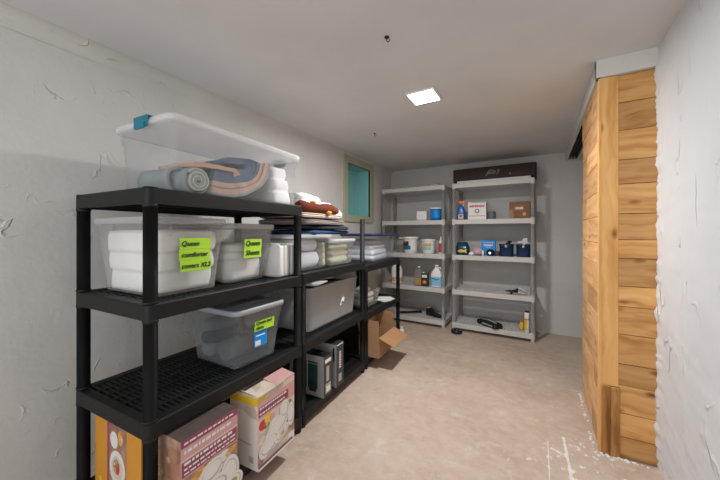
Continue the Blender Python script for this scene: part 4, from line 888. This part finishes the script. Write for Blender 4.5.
# tier 2
def spray(label, x, y, k, bm, nozzle, rot=0):
    t = thing('spray_bottle', label, 'spray bottle', LG(x, y, k), rot)
    M().rl([(0.10, 0.065, 0.025, 0), (0.105, 0.07, 0.028, 0.01), (0.10, 0.065, 0.028, 0.10), (0.075, 0.055, 0.025, 0.14), (0.045, 0.045, 0.02, 0.165), (0.03, 0.03, 0.012, 0.19)]).build('body', bm, t)
    M().rl([(0.035, 0.035, 0.012, 0.188), (0.035, 0.035, 0.012, 0.205)]).box(-0.03, 0.055, -0.011, 0.011, 0.205, 0.232).box(0.055, 0.068, -0.009, 0.009, 0.212, 0.228).build('nozzle', nozzle, t, bevel=0.003)
    M().box(0.022, 0.030, -0.006, 0.006, 0.165, 0.21).build('trigger', WPL, t, bevel=0.002)
    m = M(); rect(m, -0.03, 0.03, 0.012, 0.065, -0.0362, 0); disc(m, 0, 0.045, 0.022, 0.015, -0.0366, 1); m.build('label', [YEL, BLUE], t)
    return t
spray('blue spray bottle with orange nozzle on the right grey unit', -0.825, GY+0.08, 1, BLUE, ORANGE, R(5))
def art_sch(m, y, W_, H_):
    dashes(m, y, -0.085, 0.085, 0.145, 0.028, 0, 0.012, 0.02); dashes(m, y, -0.09, 0.09, 0.038, 0.008, 0, 0.01, 0.03); rect(m, -0.07, 0.09, 0.196, 0.203, y, 3)
_dt = pbox('detergent_box', 'white box with red lettering and round emblem', 'box', LG(-0.63, GY+0.09, 1), 0, 0.205, 0.12, 0.208, [PAPER, RED, DKGR, PAPER, pm('green print bright', (0.05, 0.4, 0.15))], art_sch)
m = M(); disc(m, 0, 0.10, 0.026, 0.026, -0.0612, 0); disc(m, 0, 0.10, 0.016, 0.016, -0.0616, 1); m.build('emblem', [DKGR, PAPER], _dt)
bottle('canister', 'small slate grey can beside the white box with red lettering', 'can', LG(-0.475, GY+0.10, 1), 0, [(0.042, 0), (0.044, 0.005), (0.044, 0.085), (0.040, 0.09)], pm('slate grey paint', (0.12, 0.14, 0.17)), [(0.036, 0.0895), (0.036, 0.094)], pm('slate grey lid', (0.17, 0.19, 0.22)))
def art_brn(m, y, W_, H_):
    rect(m, -0.055, 0.045, 0.095, 0.135, y, 0); dashes(m, y-0.0005, -0.035, 0.035, 0.105, 0.022, 1, 0.008, 0.018); rect(m, -W_/2, -0.06, 0.0, 0.10, y, 0); disc(m, 0.05, 0.05, 0.018, 0.02, y, 2)
pbox('small_carton', 'small brown carton on the right grey unit', 'box', LG(-0.175, GY+0.10, 1), R(-3), 0.205, 0.14, 0.19, [pm('mid brown card', (0.20, 0.10, 0.05), 0.7, 0.15, 15), pm('tan print', (0.32, 0.18, 0.10)), PAPER, OCHRE], art_brn)
# tier 3
t = thing('bag', 'dark blue bag printed with a yellow fish shape', 'bag', LG(-0.81, GY+0.11, 2), 0)
m = M(); m.rl([(0.16, 0.09, 0.03, 0), (0.17, 0.11, 0.04, 0.03), (0.165, 0.10, 0.04, 0.09), (0.13, 0.05, 0.02, 0.13), (0.11, 0.02, 0.008, 0.15)]); m.jitter(0.008, 15, 6); lo = min(p[2] for p in m.v); m.v = [(p[0], p[1], p[2]-lo) for p in m.v]; m.build('body', pm('dark teal plastic film', (0.005, 0.05, 0.10), 0.25, 0.3), t)
m = M(); yy = -0.062; m.poly([(-0.055, yy, 0.045), (-0.02, yy, 0.03), (0.03, yy, 0.035), (0.06, yy, 0.02), (0.05, yy, 0.05), (0.06, yy, 0.075), (0.025, yy, 0.06), (-0.015, yy, 0.07)]); m.build('print', YEL, t)
t = thing('rag_bundle', 'pink and white rag bundle beside the dark blue bag', 'rag', LG(-0.632, GY+0.085, 2), 0)
m = M(); m.lathe([(0.02, 0), (0.052, 0.012), (0.062, 0.045), (0.05, 0.08), (0.015, 0.10)], 18); m.jitter(0.012, 22, 8); lo = min(p[2] for p in m.v); m.v = [(p[0], p[1], p[2]-lo) for p in m.v]; m.build('body', pm('pink white cloth', (0.55, 0.36, 0.42), 0.9, 0.5, 30), t)
m = M(); m.lathe([(0.01, 0), (0.03, 0.008), (0.033, 0.025), (0.012, 0.042)], 14); m.jitter(0.005, 30, 3); lo = min(p[2] for p in m.v); m.v = [(p[0], p[1]-0.055, p[2]-lo) for p in m.v]; m.v = [(p[0]-0.06, p[1], p[2]) for p in m.v]; m.build('knot', COT, t)
def art_blu(m, y, W_, H_):
    dashes(m, y, -0.055, 0.055, 0.15, 0.007, 0, 0.01, 0.02); dashes(m, y, -0.05, 0.05, 0.115, 0.018, 0, 0.01, 0.02); dashes(m, y, -0.03, 0.03, 0.098, 0.006, 0)
pbox('blue_packet', 'bright blue upright packet with white lettering', 'box', LG(-0.515, GY+0.145, 2), 0, 0.155, 0.06, 0.18, [BRBLUE, PAPER], art_blu)
t = thing('reel', 'black ball-shaped reel in front of the bright blue packet', 'reel', LG(-0.485, GY+0.065, 2), 0)
m = M(); m.lathe([(0.02, 0), (0.04, 0.008), (0.049, 0.035), (0.045, 0.055), (0.03, 0.072), (0.008, 0.078)], 20); m.build('body', BPL, t)
m = M(); disc(m, 0.0, 0.035, 0.014, 0.014, -0.0495, 0); m.build('hub', CHROME, t)
bottle('glue_stick', 'thin white stick standing beside the black ball-shaped reel', 'glue stick', LG(-0.565, GY+0.045, 2), 0, [(0.010, 0), (0.011, 0.003), (0.011, 0.05)], WPL, [(0.0115, 0.049), (0.0115, 0.062)], WPL)
t = thing('small_box', 'low reddish brown box beside the bright blue packet', 'box', LG(-0.42, GY+0.17, 2), 0)
M().box(-0.018, 0.022, -0.05, 0.05, 0, 0.05).build('box_body', pm('reddish brown card', (0.10, 0.035, 0.03)), t, bevel=0.003)
def navybin(label, x):
    t = thing('storage_bin', label, 'bin', LG(x, GY+0.13, 2), 0, 'navy blue bins')
    m = M(); m.rl([(0.135, 0.17, 0.03, 0), (0.14, 0.175, 0.035, 0.01), (0.145, 0.18, 0.035, 0.125), (0.16, 0.195, 0.04, 0.127), (0.16, 0.195, 0.04, 0.14), (0.135, 0.17, 0.03, 0.14), (0.128, 0.165, 0.03, 0.012)]); m.build('body', NAVY, t)
    M().box(-0.012, 0.012, -0.103, -0.094, 0.105, 0.132).build('clip', SILV, t, bevel=0.002)
    return t
navybin('left navy blue bin holding black tools', -0.315); navybin('right navy blue bin holding a white tool', -0.14)
m = M(); m.tube([(-0.06, 0, 0.02), (0.01, 0, 0.14), (0.05, 0, 0.16)], [0.014, 0.016, 0.012], 10); m.tube([(0.05, 0.03, 0.02), (0.02, 0.02, 0.165)], 0.012, 10)
tag(m.build('hand_tool', BPL, None, (-0.315, GY+0.13, GT[2]+0.013), 0), 'black hand tools sticking out of the left navy bin', 'tool')
m = M(); m.tube([(0.03, 0, 0.015), (0.0, 0, 0.15)], 0.012, 10); m.poly([(-0.06, -0.01, 0.15), (0.03, -0.01, 0.135), (0.045, -0.01, 0.16), (0.0, -0.01, 0.195), (-0.02, -0.01, 0.17)]); m.box(-0.06, 0.03, -0.012, 0.012, 0.145, 0.165); m.box(-0.005, 0.035, -0.012, 0.012, 0.16, 0.20)
tag(m.build('hand_tool', WPL, None, (-0.14, GY+0.13, GT[2]+0.013), R(15)), 'white nozzle tool sticking out of the right navy bin', 'tool')
# tier 4: clamp gun
t = thing('spray_gun', 'black gun-shaped tool with white wire handle on the empty grey shelf', 'tool', LG(-0.225, GY+0.06, 3), R(12))
m = M(); m.tube([(-0.10, 0, 0.035), (-0.02, 0, 0.035), (0.03, 0, 0.04)], [0.006, 0.017, 0.02], 12); m.tube([(-0.03, -0.0, 0.03), (-0.045, -0.035, 0.014)], 0.012, 10); m.tube([(0.01, 0, 0.05), (0.035, 0, 0.065)], 0.012, 10); m.build('body', BPL, t)
m = M(); m.tube([(0.03, 0, 0.055), (0.05, 0.01, 0.075), (0.12, 0.02, 0.03), (0.10, 0, 0.012), (0.03, -0.01, 0.03)], 0.006, 8); m.build('handle', WPL, t)
# tier 5
t = thing('tool_roll', 'black strapped tool bundle lying on the lowest right grey shelf', 'tool', LG(-0.50, GY+0.10, 4), R(-38))
m = M(); m.rl([(0.30, 0.12, 0.03, 0), (0.31, 0.13, 0.03, 0.02), (0.30, 0.12, 0.03, 0.045), (0.22, 0.06, 0.02, 0.06)]); m.jitter(0.006, 14, 9); lo = min(p[2] for p in m.v); m.v = [(p[0], p[1], p[2]-lo) for p in m.v]; m.build('body', BPL, t)
m = M(); m.tube([(-0.12, -0.02, 0.058), (0.0, -0.005, 0.066), (0.12, -0.015, 0.060)], 0.007, 8); m.tube([(-0.10, 0.035, 0.056), (0.02, 0.03, 0.062), (0.11, 0.03, 0.054)], 0.005, 8); m.build('strap', SILV, t)
m = M(); m.tube([(-0.15, 0.01, 0.03), (-0.235, 0.03, 0.035)], [0.009, 0.013], 10); m.build('handle', SILV, t)
m = M(); dashes(m, 0, -0.06, 0.10, 0.022, 0.02, 0, 0.008, 0.014); o = m.build('print', SILV, t); o.location = (0.02, -0.0735, 0)
t = thing('caulk_tube', 'tall white and yellow tube with black cap on the lowest grey shelf', 'tube', LG(-0.105, GY+0.06, 4), 0)
M().lathe([(0.024, 0), (0.026, 0.004), (0.026, 0.215), (0.022, 0.222)], 20).build('body', PAPER, t)
m = M(); m.lathe([(0.0265, 0.14), (0.0265, 0.155)], 20); m.build('label', pm('orange band', (0.7, 0.2, 0.03)), t)
m = M()
for i in range(5):
    a0 = R(-150+i*14); a1 = R(-150+(i+1)*14); m.poly([(0.0266*math.cos(a0), 0.0266*math.sin(a0), 0.02), (0.0266*math.cos(a1), 0.0266*math.sin(a1), 0.02), (0.0266*math.cos(a1), 0.0266*math.sin(a1), 0.14), (0.0266*math.cos(a0), 0.0266*math.sin(a0), 0.14)])
m.build('print', YEL, t)
M().lathe([(0.024, 0.222), (0.024, 0.235), (0.012, 0.24)], 16).build('cap', BPL, t); M().lathe([(0.009, 0.24), (0.006, 0.285)], 12).build('nozzle', clear('clear nozzle', (0.7, 0.7, 0.7), 0.6), t)
t = thing('small_bottle', 'small yellow bottle beside the tall white tube', 'bottle', LG(-0.16, GY+0.13, 4), 0)
M().lathe([(0.02, 0), (0.022, 0.004), (0.022, 0.07), (0.01, 0.09)], 16).build('body', YEL, t); M().lathe([(0.011, 0.09), (0.011, 0.105)], 12).build('cap', ORANGE, t)
# floor: black round cap under the right grey unit
t = thing('tape_roll', 'black roll on the floor at the foot of the right grey unit', 'tape', (-0.845, GY-0.075, 0), 0)
M().loft([[(r_*math.cos(2*PI*i/24), r_*math.sin(2*PI*i/24), z) for i in range(24)] for r_, z in ((0.04, 0.001), (0.062, 0.001), (0.065, 0.02), (0.062, 0.04), (0.04, 0.04), (0.038, 0.02), (0.04, 0.001))], cap0=False, cap1=False).build('roll', BPL, t)
